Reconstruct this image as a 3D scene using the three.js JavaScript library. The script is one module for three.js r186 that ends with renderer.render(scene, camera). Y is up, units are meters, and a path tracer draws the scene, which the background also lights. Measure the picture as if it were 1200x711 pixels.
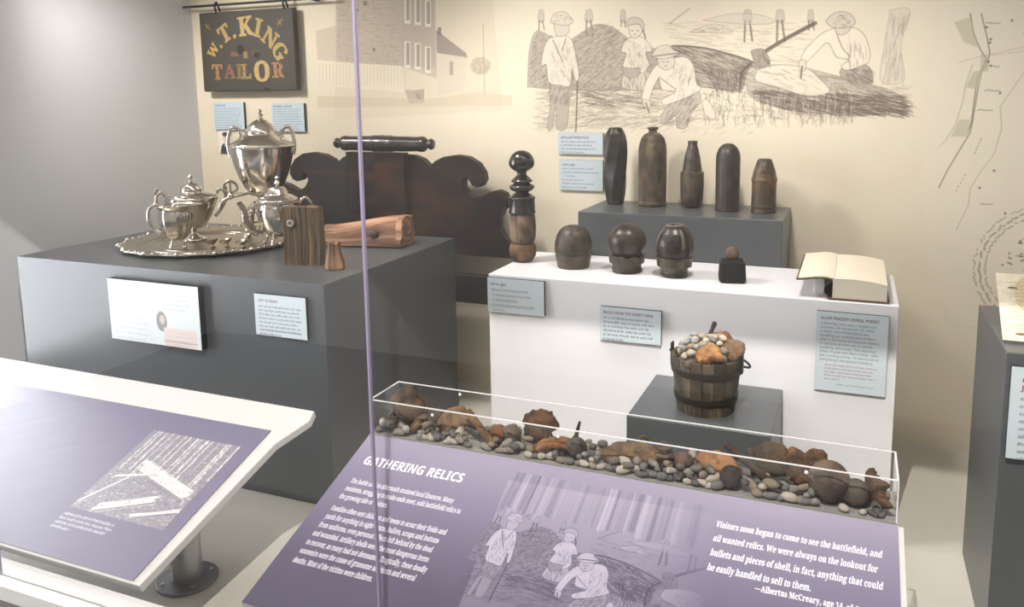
import * as THREE from 'three';
import { RoundedBoxGeometry } from 'three/addons/geometries/RoundedBoxGeometry.js';
import { mergeGeometries, toCreasedNormals } from 'three/addons/utils/BufferGeometryUtils.js';
import { RectAreaLightUniformsLib } from 'three/addons/lights/RectAreaLightUniformsLib.js';

// ---------------------------------------------------------------- camera, light, exposure
const scene = new THREE.Scene();
scene.background = new THREE.Color(0x000000);
const CAM = { p: new THREE.Vector3(0.9478, 1.393, 3.3315), yaw: 0.3807, pitch: -0.1379, roll: -0.0111, f: 922.277, cx: 633.807, cy: 242.551 };
const camera = new THREE.PerspectiveCamera(2 * Math.atan(355.5 / CAM.f) * 180 / Math.PI, 1200 / 711, 0.05, 40);
camera.position.copy(CAM.p);
camera.rotation.set(CAM.pitch, CAM.yaw, CAM.roll, 'YXZ');
camera.setViewOffset(1200, 711, 600 - CAM.cx, 355.5 - CAM.cy, 1200, 711);
camera.updateMatrixWorld(true);
const renderer = new THREE.WebGLRenderer({ antialias: true });
renderer.toneMapping = THREE.LinearToneMapping;
renderer.toneMappingExposure = 1.0;
renderer.shadowMap.enabled = true;
RectAreaLightUniformsLib.init();
const LIGHT = { strip: 5, spot: 6.5, room: 35, day: 6.5, panel: 2.2 };

// pixel -> point on a known plane
const CQ = camera.quaternion.clone();
const ray = (u, v) => new THREE.Vector3((u - CAM.cx) / CAM.f, -(v - CAM.cy) / CAM.f, -1).applyQuaternion(CQ);
const hit = (u, v, ax, val) => { const d = ray(u, v), t = (val - CAM.p[ax]) / d[ax]; return CAM.p.clone().addScaledVector(d, t); };
const onY = (u, v, y) => hit(u, v, 'y', y), onZ = (u, v, z) => hit(u, v, 'z', z);
const depthOf = (p) => { const l = p.clone().sub(CAM.p).applyQuaternion(CQ.clone().invert()); return -l.z; };
// a round thing standing on the plane y0: its axis, radius and height from its outline
function stand(uL, uR, vTop, vBot, y0) {
  const uc = (uL + uR) / 2, c = onY(uc, vBot, y0), r0 = (uR - uL) / 2 * depthOf(c) / CAM.f;
  const dir = c.clone().sub(CAM.p); dir.y = 0; dir.normalize();
  const p = c.clone().addScaledVector(dir, r0);
  const r = (uR - uL) / 2 * depthOf(p) / CAM.f;
  const d = ray(uc, vTop), t = p.clone().sub(CAM.p).dot(dir) / d.dot(dir);
  return { x: p.x, y: y0, z: p.z, r, h: CAM.p.y + d.y * t - y0 };
}

// ---------------------------------------------------------------- helpers
let seed = 7;
const rnd = () => { seed = (seed + 0x6d2b79f5) | 0; let t = Math.imul(seed ^ (seed >>> 15), 1 | seed); t = (t + Math.imul(t ^ (t >>> 7), 61 | t)) ^ t; return ((t ^ (t >>> 14)) >>> 0) / 4294967296; };
const rr = (a, b) => a + (b - a) * rnd();
const lerp = (a, b, t) => a + (b - a) * t, clamp = (x, a = 0, b = 1) => Math.min(b, Math.max(a, x));
const sstep = (a, b, x) => { const t = clamp((x - a) / (b - a)); return t * t * (3 - 2 * t); };
const hash = (x, y, z, s = 0) => { let h = Math.imul(x | 0, 374761393) ^ Math.imul(y | 0, 668265263) ^ Math.imul(z | 0, 2147483647 ^ 0x1b873593) ^ Math.imul(s | 0, 1274126177); h = Math.imul(h ^ (h >>> 13), 1274126177); h ^= h >>> 16; h = Math.imul(h, 0x85ebca6b); h ^= h >>> 13; return (h >>> 0) / 4294967296; };
function noise(x, y, z, s = 0) {
  const ix = Math.floor(x), iy = Math.floor(y), iz = Math.floor(z), f = (t) => t * t * (3 - 2 * t), fx = f(x - ix), fy = f(y - iy), fz = f(z - iz);
  const L = (a, b, t) => a + (b - a) * t;
  const c = (dx, dy, dz) => hash(ix + dx, iy + dy, iz + dz, s);
  return L(L(L(c(0, 0, 0), c(1, 0, 0), fx), L(c(0, 1, 0), c(1, 1, 0), fx), fy), L(L(c(0, 0, 1), c(1, 0, 1), fx), L(c(0, 1, 1), c(1, 1, 1), fx), fy), fz) * 2 - 1;
}
const fbm = (x, y, z, o = 4, s = 0) => { let a = 0, k = 0.5, f = 1; for (let i = 0; i < o; i++) { a += k * noise(x * f, y * f, z * f, s + i * 17); k *= 0.5; f *= 2.03; } return a; };

const taken = {};
const numbered = (n) => { const k = taken[n] = (taken[n] ?? -1) + 1; return k ? n + '_' + String(k).padStart(3, '0') : n; };
const shade = (o) => { o.castShadow = true; o.receiveShadow = true; return o; };
function tag(o, label, category, group) { o.userData.label = label; o.userData.category = category; if (group) o.userData.group = group; return o; }
function thing(name, label, category, pos = [0, 0, 0], turn = 0, group) {
  const o = new THREE.Group(); o.name = numbered(name); o.position.set(...pos); o.rotation.y = turn; scene.add(o); return tag(o, label, category, group);
}
function part(name, geo, mat, parent) { const m = shade(new THREE.Mesh(geo, mat)); m.name = name; parent.add(m); return m; }
function solo(name, geo, mat, label, category, pos = [0, 0, 0], group) { const m = shade(new THREE.Mesh(geo, mat)); m.name = numbered(name); m.position.set(...pos); scene.add(m); return tag(m, label, category, group); }
function struct(name, geo, mat, pos = [0, 0, 0]) { const m = shade(new THREE.Mesh(geo, mat)); m.name = name; m.position.set(...pos); m.userData.kind = 'structure'; scene.add(m); return m; }
const box = (x0, x1, y0, y1, z0, z1, r = 0) => (r ? new RoundedBoxGeometry(x1 - x0, y1 - y0, z1 - z0, 2, r) : new THREE.BoxGeometry(x1 - x0, y1 - y0, z1 - z0)).translate((x0 + x1) / 2, (y0 + y1) / 2, (z0 + z1) / 2);
const lathe = (pts, seg = 40) => new THREE.LatheGeometry(pts.map(([r, y]) => new THREE.Vector2(Math.max(r, 0.0001), y)), seg);
// smooth lathe profile through control points
const spline = (pts, n = 40) => new THREE.SplineCurve(pts.map(([r, y]) => new THREE.Vector2(r, y))).getPoints(n).map((v) => [Math.max(v.x, 0.0001), v.y]);
const tube = (pts, r, n = 24, k = 8, closed = false) => new THREE.TubeGeometry(new THREE.CatmullRomCurve3(pts.map((p) => new THREE.Vector3(...p)), closed), n, r, k, closed);
const merge = (list) => mergeGeometries(list.map((g) => { const q = g.index ? g.toNonIndexed() : g; for (const k of Object.keys(q.attributes)) if (!['position', 'normal', 'uv'].includes(k)) q.deleteAttribute(k); return q; }));
function warp(geo, fn) { const p = geo.attributes.position, v = new THREE.Vector3(); for (let i = 0; i < p.count; i++) { v.fromBufferAttribute(p, i); fn(v, i); p.setXYZ(i, v.x, v.y, v.z); } geo.computeVertexNormals(); return geo; }
function tint(geo, fn) { const p = geo.attributes.position, c = new Float32Array(p.count * 3), v = new THREE.Vector3(), k = new THREE.Color(); for (let i = 0; i < p.count; i++) { v.fromBufferAttribute(p, i); fn(v, k, i); c.set([k.r, k.g, k.b], i * 3); } geo.setAttribute('color', new THREE.BufferAttribute(c, 3)); return geo; }
const C = (h) => new THREE.Color(h);

// ---------------------------------------------------------------- textures
function canvas(w, h) { const c = document.createElement('canvas'); c.width = w; c.height = h; return [c, c.getContext('2d')]; }
function ctex(c, srgb = true) { const t = new THREE.CanvasTexture(c); if (srgb) t.colorSpace = THREE.SRGBColorSpace; t.wrapS = t.wrapT = THREE.RepeatWrapping; t.magFilter = THREE.LinearFilter; return t; }
function dtex(w, h, fn, srgb = false) {
  const d = new Uint8Array(w * h * 4);
  for (let j = 0; j < h; j++) for (let i = 0; i < w; i++) { const q = fn(i / w, j / h), o = (j * w + i) * 4; if (typeof q === 'number') d[o] = d[o + 1] = d[o + 2] = clamp(q) * 255; else { d[o] = clamp(q[0]) * 255; d[o + 1] = clamp(q[1]) * 255; d[o + 2] = clamp(q[2]) * 255; } d[o + 3] = 255; }
  const t = new THREE.DataTexture(d, w, h); t.wrapS = t.wrapT = THREE.RepeatWrapping; t.magFilter = THREE.LinearFilter; t.minFilter = THREE.LinearMipmapLinearFilter; t.generateMipmaps = true; if (srgb) t.colorSpace = THREE.SRGBColorSpace; t.needsUpdate = true; return t;
}
// tileable by mixing
const tile = (fn) => (u, v) => { const a = fn(u, v), b = fn(u - 1, v), c = fn(u, v - 1), d = fn(u - 1, v - 1); return lerp(lerp(a, b, u), lerp(c, d, u), v); };
const grainBump = dtex(256, 256, tile((u, v) => 0.5 + 0.5 * fbm(u * 40, v * 40, 3, 4, 5)));
const mottleRough = dtex(256, 256, tile((u, v) => 0.62 + 0.35 * fbm(u * 9, v * 9, 1, 5, 9)));
function woodTex(base, dark, light, sx, sy, s, dens = 1, wav = 4) {
  const B = C(base), D = C(dark), L = C(light), g = (c) => [Math.pow(c.r, 1 / 2.2), Math.pow(c.g, 1 / 2.2), Math.pow(c.b, 1 / 2.2)], b = g(B), d = g(D), l = g(L);
  return dtex(256, 256, (u, v) => {
    const w = fbm(u * 3, v * 0.8, s, 3, s) * 0.5, n = fbm(u * sx + w * wav, v * sy, s, 4, s + 3), k = sstep(-0.35, 0.45, n), e = sstep(0.25, 0.5, fbm(u * sx * 3, v * sy * 0.6, s + 4, 2, s)) * dens;
    return [0, 1, 2].map((i) => lerp(lerp(d[i], l[i], k) * 0.7 + b[i] * 0.3, d[i] * 0.8, e * 0.6));
  }, true);
}

// ---------------------------------------------------------------- materials
const std = (o) => new THREE.MeshStandardMaterial(o), phy = (o) => new THREE.MeshPhysicalMaterial(o);
const M = {
  white: std({ color: 0xe4e3e6, roughness: 0.5 }),
  deck: std({ color: 0xc6c2b8, roughness: 0.6, bumpMap: grainBump, bumpScale: 0.0003 }),
  plinth: phy({ color: 0x505356, roughness: 0.33 }),
  greyWall: std({ color: 0xdfe0e3, roughness: 0.75 }),
  caseIn: std({ color: 0xcfccc4, roughness: 0.8 }),
  rail: std({ color: 0xcfcecc, roughness: 0.45 }),
  steel: std({ color: 0xa9aaac, metalness: 1, roughness: 0.32 }),
  steelDark: std({ color: 0x77777a, metalness: 1, roughness: 0.4 }),
  glass: phy({ color: 0xffffff, roughness: 0, transmission: 1, thickness: 0, ior: 1.5 }),
  joint: std({ color: 0x877e98, roughness: 0.3 }),
  acrylic: phy({ color: 0xffffff, roughness: 0, transmission: 1, thickness: 0, ior: 1.3 }),
  acrylicEdge: phy({ color: 0xf4f4f6, roughness: 0.4, transmission: 0.35, thickness: 0 }),
  black: std({ color: 0x15151a, roughness: 0.6 }),
  boardEdge: std({ color: 0x1e2226, roughness: 0.55 }),
  silver: std({ color: 0xd9d2c9, metalness: 1, roughness: 0.14 }),
  silverDull: std({ color: 0xb4aa9b, metalness: 1, roughness: 0.3, bumpMap: grainBump, bumpScale: 0.0006 }),
  iron: std({ vertexColors: true, roughness: 0.72, metalness: 0.1, roughnessMap: mottleRough, bumpMap: grainBump, bumpScale: 0.003 }),
  ironDark: std({ vertexColors: true, roughness: 0.34, metalness: 0.25 }),
  ironRough: std({ vertexColors: true, roughness: 0.88, bumpMap: grainBump, bumpScale: 0.004 }),
  hoop: std({ color: 0x2d2823, roughness: 0.55, metalness: 0.5 }),
  velvet: phy({ color: 0x0b0b0d, roughness: 0.95, sheen: 0.4, sheenRoughness: 0.6, sheenColor: C(0x303036) }),
  lead: [0x625d54, 0x7c766c, 0x4b4944, 0xa0978a, 0x756a59, 0x5b5c55].map((c) => std({ color: c, roughness: 0.72, bumpMap: grainBump, bumpScale: 0.0006 })),
  stone: [0x9d9382, 0x8e8370, 0x7b766e, 0xb0a797, 0x877760, 0x898a86].map((c) => std({ color: c, roughness: 0.7, bumpMap: grainBump, bumpScale: 0.0006 })),
};

// ================================================================ the setting
const X0 = -2.395, X1 = 2.75, ZG = 2.2, HC = 2.35, HEAD = 2.0;

// --- engraving drawn in its own units (1200 x 400); T maps them to a canvas
function engraving(g, T, ink, paper, sw, fade) {
  const P = (pts) => { g.beginPath(); pts.forEach(([x, y], i) => { const [a, b] = T(x, y); i ? g.lineTo(a, b) : g.moveTo(a, b); }); };
  const curve = (pts) => { const c = new THREE.SplineCurve(pts.map((p) => new THREE.Vector2(...p))).getPoints(pts.length * 6); return c.map((v) => [v.x, v.y]); };
  const line = (pts, w = 1, a = 1) => { P(curve(pts)); g.globalAlpha = a * fade; g.strokeStyle = ink; g.lineWidth = w * sw; g.stroke(); };
  const shape = (pts, fill, a = 1, outline = 1.4, closed = true) => { const q = curve(closed ? [...pts, pts[0]] : pts); P(q); g.closePath(); g.globalAlpha = a * fade; g.fillStyle = fill; g.fill(); if (outline) { g.globalAlpha = 0.6 * fade; g.strokeStyle = ink; g.lineWidth = outline * 0.8 * sw; g.stroke(); } };
  // hatching inside a polygon
  const inside = (poly, x, y) => { let r = false; for (let i = 0, j = poly.length - 1; i < poly.length; j = i++) { const [xi, yi] = poly[i], [xj, yj] = poly[j]; if ((yi > y) !== (yj > y) && x < (xj - xi) * (y - yi) / (yj - yi) + xi) r = !r; } return r; };
  const hatch = (poly, n, dx, dy, w = 0.8, a = 0.6, wob = 2) => {
    let x0 = 1e9, x1 = -1e9, y0 = 1e9, y1 = -1e9; for (const [x, y] of poly) { x0 = Math.min(x0, x); x1 = Math.max(x1, x); y0 = Math.min(y0, y); y1 = Math.max(y1, y); }
    g.strokeStyle = ink; g.lineWidth = w * sw;
    for (let i = 0; i < n; i++) { const x = rr(x0, x1), y = rr(y0, y1); if (!inside(poly, x, y)) continue; const s = rr(0.6, 1.3); g.globalAlpha = a * rr(0.5, 1) * fade; P([[x, y], [x + dx * s * 0.5 + rr(-wob, wob), y + dy * s * 0.5 + rr(-wob, wob)], [x + dx * s, y + dy * s]]); g.stroke(); }
  };
  const mid = (t) => { const a = C(ink), b = C(paper); return '#' + a.lerp(b, t).getHexString(); };
  g.lineCap = 'round'; g.lineJoin = 'round';
  // far ground and sky strokes
  const field = [[60, 90], [1150, 60], [1150, 380], [60, 390]];
  hatch([[440, 60], [860, 60], [860, 150], [440, 130]], 220, 34, 2, 0.7, 0.35);
  hatch([[500, 120], [860, 150], [860, 200], [700, 170]], 120, 30, 5, 0.7, 0.4);
  // far figures
  for (const [x, s] of [[225, 0.9], [690, 1], [785, 1], [85, 0.7], [325, .6], [875, .7]]) { shape([[x - 9 * s, 30], [x + 9 * s, 30], [x + 12 * s, 62], [x - 12 * s, 62]], mid(0.55), 0.8, 0.8); line([[x - 7 * s, 60], [x - 9 * s, 112 * s + 10]], 3.5 * s, 0.7); line([[x + 6 * s, 60], [x + 14 * s, 110 * s + 10]], 3.5 * s, 0.7); }
  line([[520, 25], [460, 70], [500, 40]], 1.5, 0.6);
  // low mounds far
  shape([[520, 95], [560, 78], [600, 70], [630, 85], [640, 95]], mid(0.75), 0.7, 1); hatch([[525, 95], [600, 72], [640, 95]], 60, 10, 3, 0.8, 0.6);
  shape([[560, 60], [640, 40], [730, 45], [770, 65], [700, 72]], mid(0.7), 0.6, 0.8);
  // big mound left
  const mound = [[45, 255], [50, 150], [70, 92], [110, 105], [160, 120], [205, 95], [245, 72], [290, 78], [330, 105], [380, 140], [480, 150], [520, 250], [400, 262], [200, 265]];
  shape(mound, mid(0.38), 0.85, 1.0); hatch(mound, 2600, 10, -7, 0.8, 0.6); hatch(mound, 900, 8, 7, 0.8, 0.5);
  // middle log, lying
  const log1 = [[440, 140], [500, 132], [600, 150], [705, 180], [690, 205], [670, 265], [600, 260], [530, 250], [470, 215]];
  hatch([[60, 255], [1150, 250], [1150, 330], [60, 380]], 900, 30, 4, 3, 0.12); shape(log1, mid(0.42), 0.85, 1.2); hatch(log1, 900, 26, 9, 1.0, 0.7); hatch([[560, 200], [690, 200], [670, 265], [600, 270]], 200, 4, 14, 1.1, 0.8);
  line([[470, 135], [560, 140], [660, 165], [705, 182]], 3, 0.9); line([[700, 185], [672, 215], [668, 270]], 4, 0.9);
  // right log with light top
  const log2 = [[690, 215], [760, 190], [860, 200], [1000, 235], [1120, 270], [1150, 320], [1000, 340], [820, 320], [700, 285]];
  shape(log2, mid(0.45), 0.8, 1.0); hatch([[690, 260], [1150, 280], [1150, 340], [820, 330], [690, 290]], 900, 30, 6, 1, 0.8); hatch(log2, 500, 36, 8, 1, 0.6);
  shape([[720, 205], [780, 190], [860, 200], [900, 230], [930, 270], [860, 280], [780, 255], [715, 235]], mid(0.93), 0.95, 0.9); hatch([[720, 205], [860, 200], [930, 270], [780, 255]], 60, 18, 6, 1, 0.6);
  // tree at the right
  shape([[1108, 30], [1165, 30], [1140, 130], [1150, 225], [1130, 245], [1080, 235], [1090, 140]], mid(0.78), 0.75, 0.8); hatch([[1108, 35], [1165, 35], [1140, 130], [1150, 230], [1085, 230], [1092, 140]], 160, -4, 30, 0.7, 0.4);
  // ground hatch and straw
  hatch([[60, 265], [520, 255], [560, 350], [400, 380], [60, 380]], 700, 26, -6, 0.8, 0.5); hatch([[190, 265], [400, 270], [380, 320], [200, 310]], 160, 40, 8, 1.2, 0.5);
  for (let i = 0; i < 420; i++) { const x = rr(560, 1000), y = 360 - Math.abs(x - 760) * 0.06 + rr(-70, 20), l = rr(14, 44); g.globalAlpha = rr(0.3, 0.8) * fade; g.strokeStyle = rnd() < 0.4 ? paper : ink; g.lineWidth = 0.9 * sw; P([[x, y], [x + rr(-4, 4), y - l * 0.6], [x + rr(-14, 14), y - l]]); g.stroke(); }
  hatch([[60, 350], [700, 340], [700, 395], [60, 395]], 260, 18, -8, 0.7, 0.35);
  // standing boy seen from behind, with stick
  line([[192, 225], [190, 300], [187, 385]], 3, 0.8);
  shape([[108, 215], [170, 215], [178, 260], [168, 300], [160, 372], [132, 376], [128, 310], [118, 372], [104, 376], [112, 300]], mid(0.45), 0.95); hatch([[108, 215], [178, 215], [168, 300], [110, 300]], 120, -4, 14, 0.9, 0.7);
  shape([[108, 112], [150, 104], [176, 120], [188, 170], [196, 225], [186, 236], [176, 200], [170, 250], [140, 250], [108, 240], [100, 190], [86, 190], [94, 140]], mid(0.9), 1); hatch([[108, 130], [180, 130], [175, 240], [110, 235]], 50, 5, 18, 0.8, 0.5); line([[120, 118], [135, 150], [150, 182]], 2, 0.7); line([[158, 112], [146, 150]], 2, 0.7);
  shape([[122, 70], [160, 68], [168, 88], [155, 104], [130, 104]], mid(0.72)); shape([[112, 66], [122, 42], [150, 34], [168, 46], [178, 66], [150, 74]], mid(0.8)); hatch([[112, 66], [122, 42], [168, 46], [178, 66]], 30, 8, 3, 0.8, 0.6);
  // girl in a bonnet
  shape([[330, 205], [395, 205], [402, 258], [325, 258]], mid(0.75)); hatch([[330, 205], [395, 205], [400, 258], [326, 258]], 60, 2, 18, 0.9, 0.6);
  shape([[342, 112], [378, 108], [404, 132], [408, 150], [392, 155], [402, 190], [384, 212], [345, 212], [325, 196], [334, 158], [320, 150], [328, 126]], mid(0.92)); hatch([[345, 150], [390, 150], [385, 205], [345, 205]], 30, 2, 14, 0.8, 0.5);
  shape([[320, 195], [345, 200], [375, 200], [368, 224], [335, 226]], mid(0.4)); shape([[342, 72], [376, 72], [380, 95], [360, 112], [345, 100]], mid(0.85)); shape([[330, 80], [338, 58], [362, 50], [384, 64], [386, 90], [372, 72], [350, 72]], mid(0.65)); line([[384, 90], [392, 112]], 3, 0.7);
  // kneeling boy with a hat
  shape([[470, 290], [540, 265], [552, 300], [520, 330], [512, 372], [484, 374], [480, 340], [445, 362], [436, 340]], mid(0.5)); hatch([[470, 290], [540, 270], [548, 305], [515, 370], [450, 350]], 170, -10, 12, 1, 0.7);
  shape([[440, 178], [500, 166], [530, 188], [540, 240], [552, 262], [500, 290], [450, 306], [440, 292], [480, 268], [440, 262], [430, 230], [412, 262], [398, 300], [380, 292], [392, 240], [415, 200]], mid(0.93)); hatch([[470, 180], [535, 195], [545, 260], [490, 285]], 70, -3, 18, 0.8, 0.5); line([[430, 225], [450, 240], [480, 262]], 1.5, 0.7);
  shape([[425, 168], [470, 165], [476, 188], [455, 205], [432, 195]], mid(0.75)); shape([[408, 168], [424, 140], [455, 132], [474, 146], [492, 156], [470, 166], [440, 172]], mid(0.82)); line([[410, 166], [450, 160], [490, 156]], 2, 0.8);
  shape([[382, 290], [405, 295], [402, 318], [386, 310]], mid(0.8)); line([[392, 300], [402, 330]], 2.5, 0.8); shape([[556, 300], [572, 290], [596, 335], [588, 350], [566, 335]], mid(0.85));
  for (const [x, y] of [[352, 90], [368, 90], [444, 182], [456, 181], [958, 84], [972, 84]]) line([[x - 3, y], [x + 3, y]], 1.6, 0.7); line([[356, 101], [364, 101]], 1.3, 0.6); line([[446, 194], [454, 193]], 1.3, 0.6); line([[962, 95], [970, 95]], 1.3, 0.6);
  for (const poly of [[[110, 115], [180, 120], [190, 230], [110, 240]], [[335, 115], [400, 125], [398, 205], [332, 200]], [[440, 180], [530, 185], [548, 262], [450, 300]], [[900, 95], [1035, 100], [1042, 185], [970, 200]]]) { hatch(poly, 60, 3, 12, 0.7, 0.45); hatch(poly, 26, 9, 4, 0.7, 0.4); }
  // axe stuck in the log
  line([[735, 155], [800, 115], [888, 68]], 7, 0.85); line([[736, 152], [802, 112], [886, 68]], 3, 0.5); shape([[700, 150], [736, 144], [756, 186], [718, 196]], mid(0.3)); hatch([[700, 150], [736, 144], [756, 186], [718, 196]], 40, 3, 12, 1, 0.8);
  // man leaning over the log
  shape([[970, 195], [1035, 190], [1055, 215], [1050, 245], [985, 238], [960, 215]], mid(0.4)); hatch([[970, 195], [1050, 200], [1050, 242], [975, 235]], 120, 12, 8, 1, 0.7);
  shape([[935, 85], [995, 80], [1030, 100], [1048, 150], [1040, 185], [985, 205], [965, 195], [985, 175], [950, 165], [925, 125], [890, 155], [862, 182], [846, 178], [860, 145], [905, 100]], mid(0.93)); hatch([[980, 95], [1040, 130], [1038, 185], [985, 190]], 70, 2, 18, 0.8, 0.5);
  line([[952, 100], [968, 140], [990, 165]], 1.6, 0.7); shape([[944, 62], [985, 60], [992, 84], [970, 102], [950, 95]], mid(0.72)); shape([[918, 62], [938, 42], [965, 34], [992, 42], [1006, 66], [985, 80], [940, 80]], mid(0.72)); hatch([[925, 60], [965, 36], [1000, 64], [960, 82]], 50, 10, 2, 0.8, 0.6);
  shape([[840, 178], [860, 176], [858, 204], [844, 208]], mid(0.8)); line([[850, 195], [846, 228]], 3, 0.85);
  g.globalAlpha = 1;
}

// --- back wall print
{
  const W = 2048, Hh = 936, PX = W / (X1 - X0), [c, g] = canvas(W, Hh);
  g.fillStyle = '#e3d9c2'; g.fillRect(0, 0, W, Hh);
  const T = (u, v) => { const p = onZ(u, v, 0); return [(p.x - X0) * PX, Hh - p.y * PX]; };
  const wob = () => rr(-1, 1);
  // paper mottling
  for (let i = 0; i < 2600; i++) { g.globalAlpha = 0.03; g.fillStyle = rnd() < 0.5 ? '#c9b68f' : '#f2e6cc'; g.beginPath(); g.arc(rr(0, W), rr(0, Hh), rr(4, 26), 0, 7); g.fill(); }
  g.globalAlpha = 1;
  // old photograph of a brick house, printed faint
  const poly = (pts, col, a) => { g.globalAlpha = a; g.fillStyle = col; g.beginPath(); pts.forEach(([u, v], i) => { const [x, y] = T(u, v); i ? g.lineTo(x, y) : g.moveTo(x, y); }); g.closePath(); g.fill(); g.globalAlpha = 1; };
  poly([[392, -20], [575, -20], [590, 130], [392, 140]], '#d9cab0', 0.5);
  poly([[394, -20], [508, -20], [511, 80], [394, 72]], '#aa9d90', 0.6);
  for (let k = 0; k < 900; k++) { const u = rr(394, 470), v = rr(-20, 74); poly([[u, v], [u + rr(2, 5), v], [u + rr(2, 5), v + 1], [u, v + 1]], rnd() < 0.5 ? '#978777' : '#c4b7a6', 0.35); }
  poly([[470, -20], [510, -20], [512, 92], [471, 78]], '#b9ac9b', 0.6);
  for (const [u, v] of [[474, -4], [486, -2], [498, 0], [474, 48], [486, 50], [498, 54]]) { poly([[u, v], [u + 7, v + 1], [u + 7, v + 32], [u, v + 31]], '#efe6d6', 0.8); poly([[u + 2, v + 2], [u + 6, v + 2], [u + 6, v + 28], [u + 2, v + 28]], '#8e8071', 0.7); }
  poly([[511, 35], [546, 62], [548, 68], [512, 62]], '#8b7f75', 0.75); poly([[512, 62], [547, 67], [545, 105], [512, 112]], '#d8cbb8', 0.8); poly([[513, 32], [517, 32], [517, 42], [513, 40]], '#7c6f64', 0.8);
  poly([[527, 72], [531, 72], [531, 88], [527, 88]], '#9c8f80', 0.7);
  poly([[370, 36], [394, 30], [394, 72], [372, 70]], '#c2b5a1', 0.6); poly([[372, 72], [471, 78], [474, 108], [372, 100]], '#e8dcc6', 0.7);
  for (let k = 0; k < 26; k++) { const u = 374 + k * 4; poly([[u, 74 + k * 0.2], [u + 0.8, 74 + k * 0.2], [u + 0.8, 100], [u, 100]], '#b5a893', 0.4); }
  poly([[474, 105], [486, 106], [498, 120], [480, 122]], '#a5988a', 0.6); poly([[486, 106], [497, 104], [497, 118], [489, 116]], '#8b7d6f', 0.5);
  for (const [u, v, r] of [[438, 58, 3], [428, 4, 4], [419, 12, 2]]) { g.globalAlpha = 0.6; g.fillStyle = '#6f6257'; const [x, y] = T(u, v); g.beginPath(); g.arc(x, y, r * 1.3, 0, 7); g.fill(); }
  poly([[372, 112], [500, 116], [560, 108], [600, 112], [600, 124], [372, 126]], '#cdbda0', 0.5);
  for (let k = 0; k < 400; k++) { const a = rr(0, 6.28), d = Math.sqrt(rnd()), u = 562 + Math.cos(a) * d * 12, v = 76 + Math.sin(a) * d * 10; poly([[u, v], [u + 2, v], [u + 2, v + 2], [u, v + 2]], '#b9ab95', 0.3); }
  g.strokeStyle = '#a99b87'; g.lineWidth = 2; g.globalAlpha = 0.6; { const a = T(566, 28), b = T(568, 110); g.beginPath(); g.moveTo(...a); g.lineTo(...b); g.stroke(); } g.globalAlpha = 1;
  // the engraving
  engraving(g, (x, y) => T(600 + x / 2.5, y / 2.5), '#5f5249', '#eee3cf', 0.9, 0.88);
  // the map
  poly([[1108, -10], [1260, -10], [1330, 700], [1090, 330], [1080, 180]], '#e6dccb', 0.55);
  const ln = (pts, w, col, a) => { g.globalAlpha = a * 0.8; g.strokeStyle = col; g.lineWidth = w * 0.65; g.beginPath(); pts.forEach(([u, v], i) => { const [x, y] = T(u, v); i ? g.lineTo(x, y) : g.moveTo(x, y); }); g.stroke(); g.globalAlpha = 1; };
  const river = [[1137, 16], [1141, 40], [1150, 60], [1156, 68], [1150, 84], [1145, 110], [1140, 140], [1137, 155], [1125, 175], [1110, 200], [1100, 220]];
  ln(river, 2.4, '#5d5148', 0.8); ln([[1150, 16], [1157, 45], [1160, 62], [1156, 76], [1146, 90], [1144, 100], [1138, 145], [1134, 155]], 2.2, '#5d5148', 0.85);
  ln([[1140, 75], [1132, 98], [1128, 120], [1120, 145], [1108, 165], [1100, 172]], 1.3, '#5d5148', 0.6);
  ln([[1200, 85], [1172, 125], [1174, 150], [1165, 180], [1150, 200], [1137, 220], [1135, 240], [1120, 270]], 1.3, '#6a5d52', 0.6);
  poly([[1118, 26], [1137, 20], [1148, 56], [1130, 50]], '#b9b49a', 0.6); poly([[1140, 84], [1152, 82], [1146, 105], [1132, 102]], '#b9b49a', 0.7); poly([[1124, 140], [1137, 140], [1134, 160], [1114, 160]], '#b9b49a', 0.6); poly([[1150, 60], [1160, 70], [1158, 84], [1148, 84]], '#b9b49a', 0.6);
  ln([[1122, 73], [1150, 66], [1200, 55]], 1.2, '#8e8376', 0.6); ln([[1150, 66], [1200, 60]], 1, '#8e8376', 0.6);
  for (const [u, v] of [[1156, 32], [1186, 24], [1161, 46], [1161, 77], [1172, 109], [1160, 50], [1158, 72], [1201, 40], [1165, 200], [1148, 220], [1178, 250]]) { const [x, y] = T(u, v); g.fillStyle = '#4c423b'; g.globalAlpha = 0.7; g.beginPath(); g.arc(x, y, 1.7, 0, 7); g.fill(); }
  for (const [u, v, l] of [[1156, 27, 16], [1163, 78, 8], [1154, 106, 18], [1145, 129, 18], [1149, 239, 14], [1190, 300, 12]]) ln([[u, v], [u + l * 0.3, v - 0.6], [u + l * 0.5, v + 0.5], [u + l, v]], 2, '#5d5148', 0.65);
  for (let k = 0; k < 5; k++) { ln([[1142 + k * 1.8, 180 - k * 4], [1143 + k * 1.8, 178 - k * 4]], 2, '#5d5148', 0.6); ln([[1120 + k * 2.6, 224 - k * 4.5], [1121 + k * 2.6, 222 - k * 4.5]], 2, '#5d5148', 0.5); }
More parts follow.
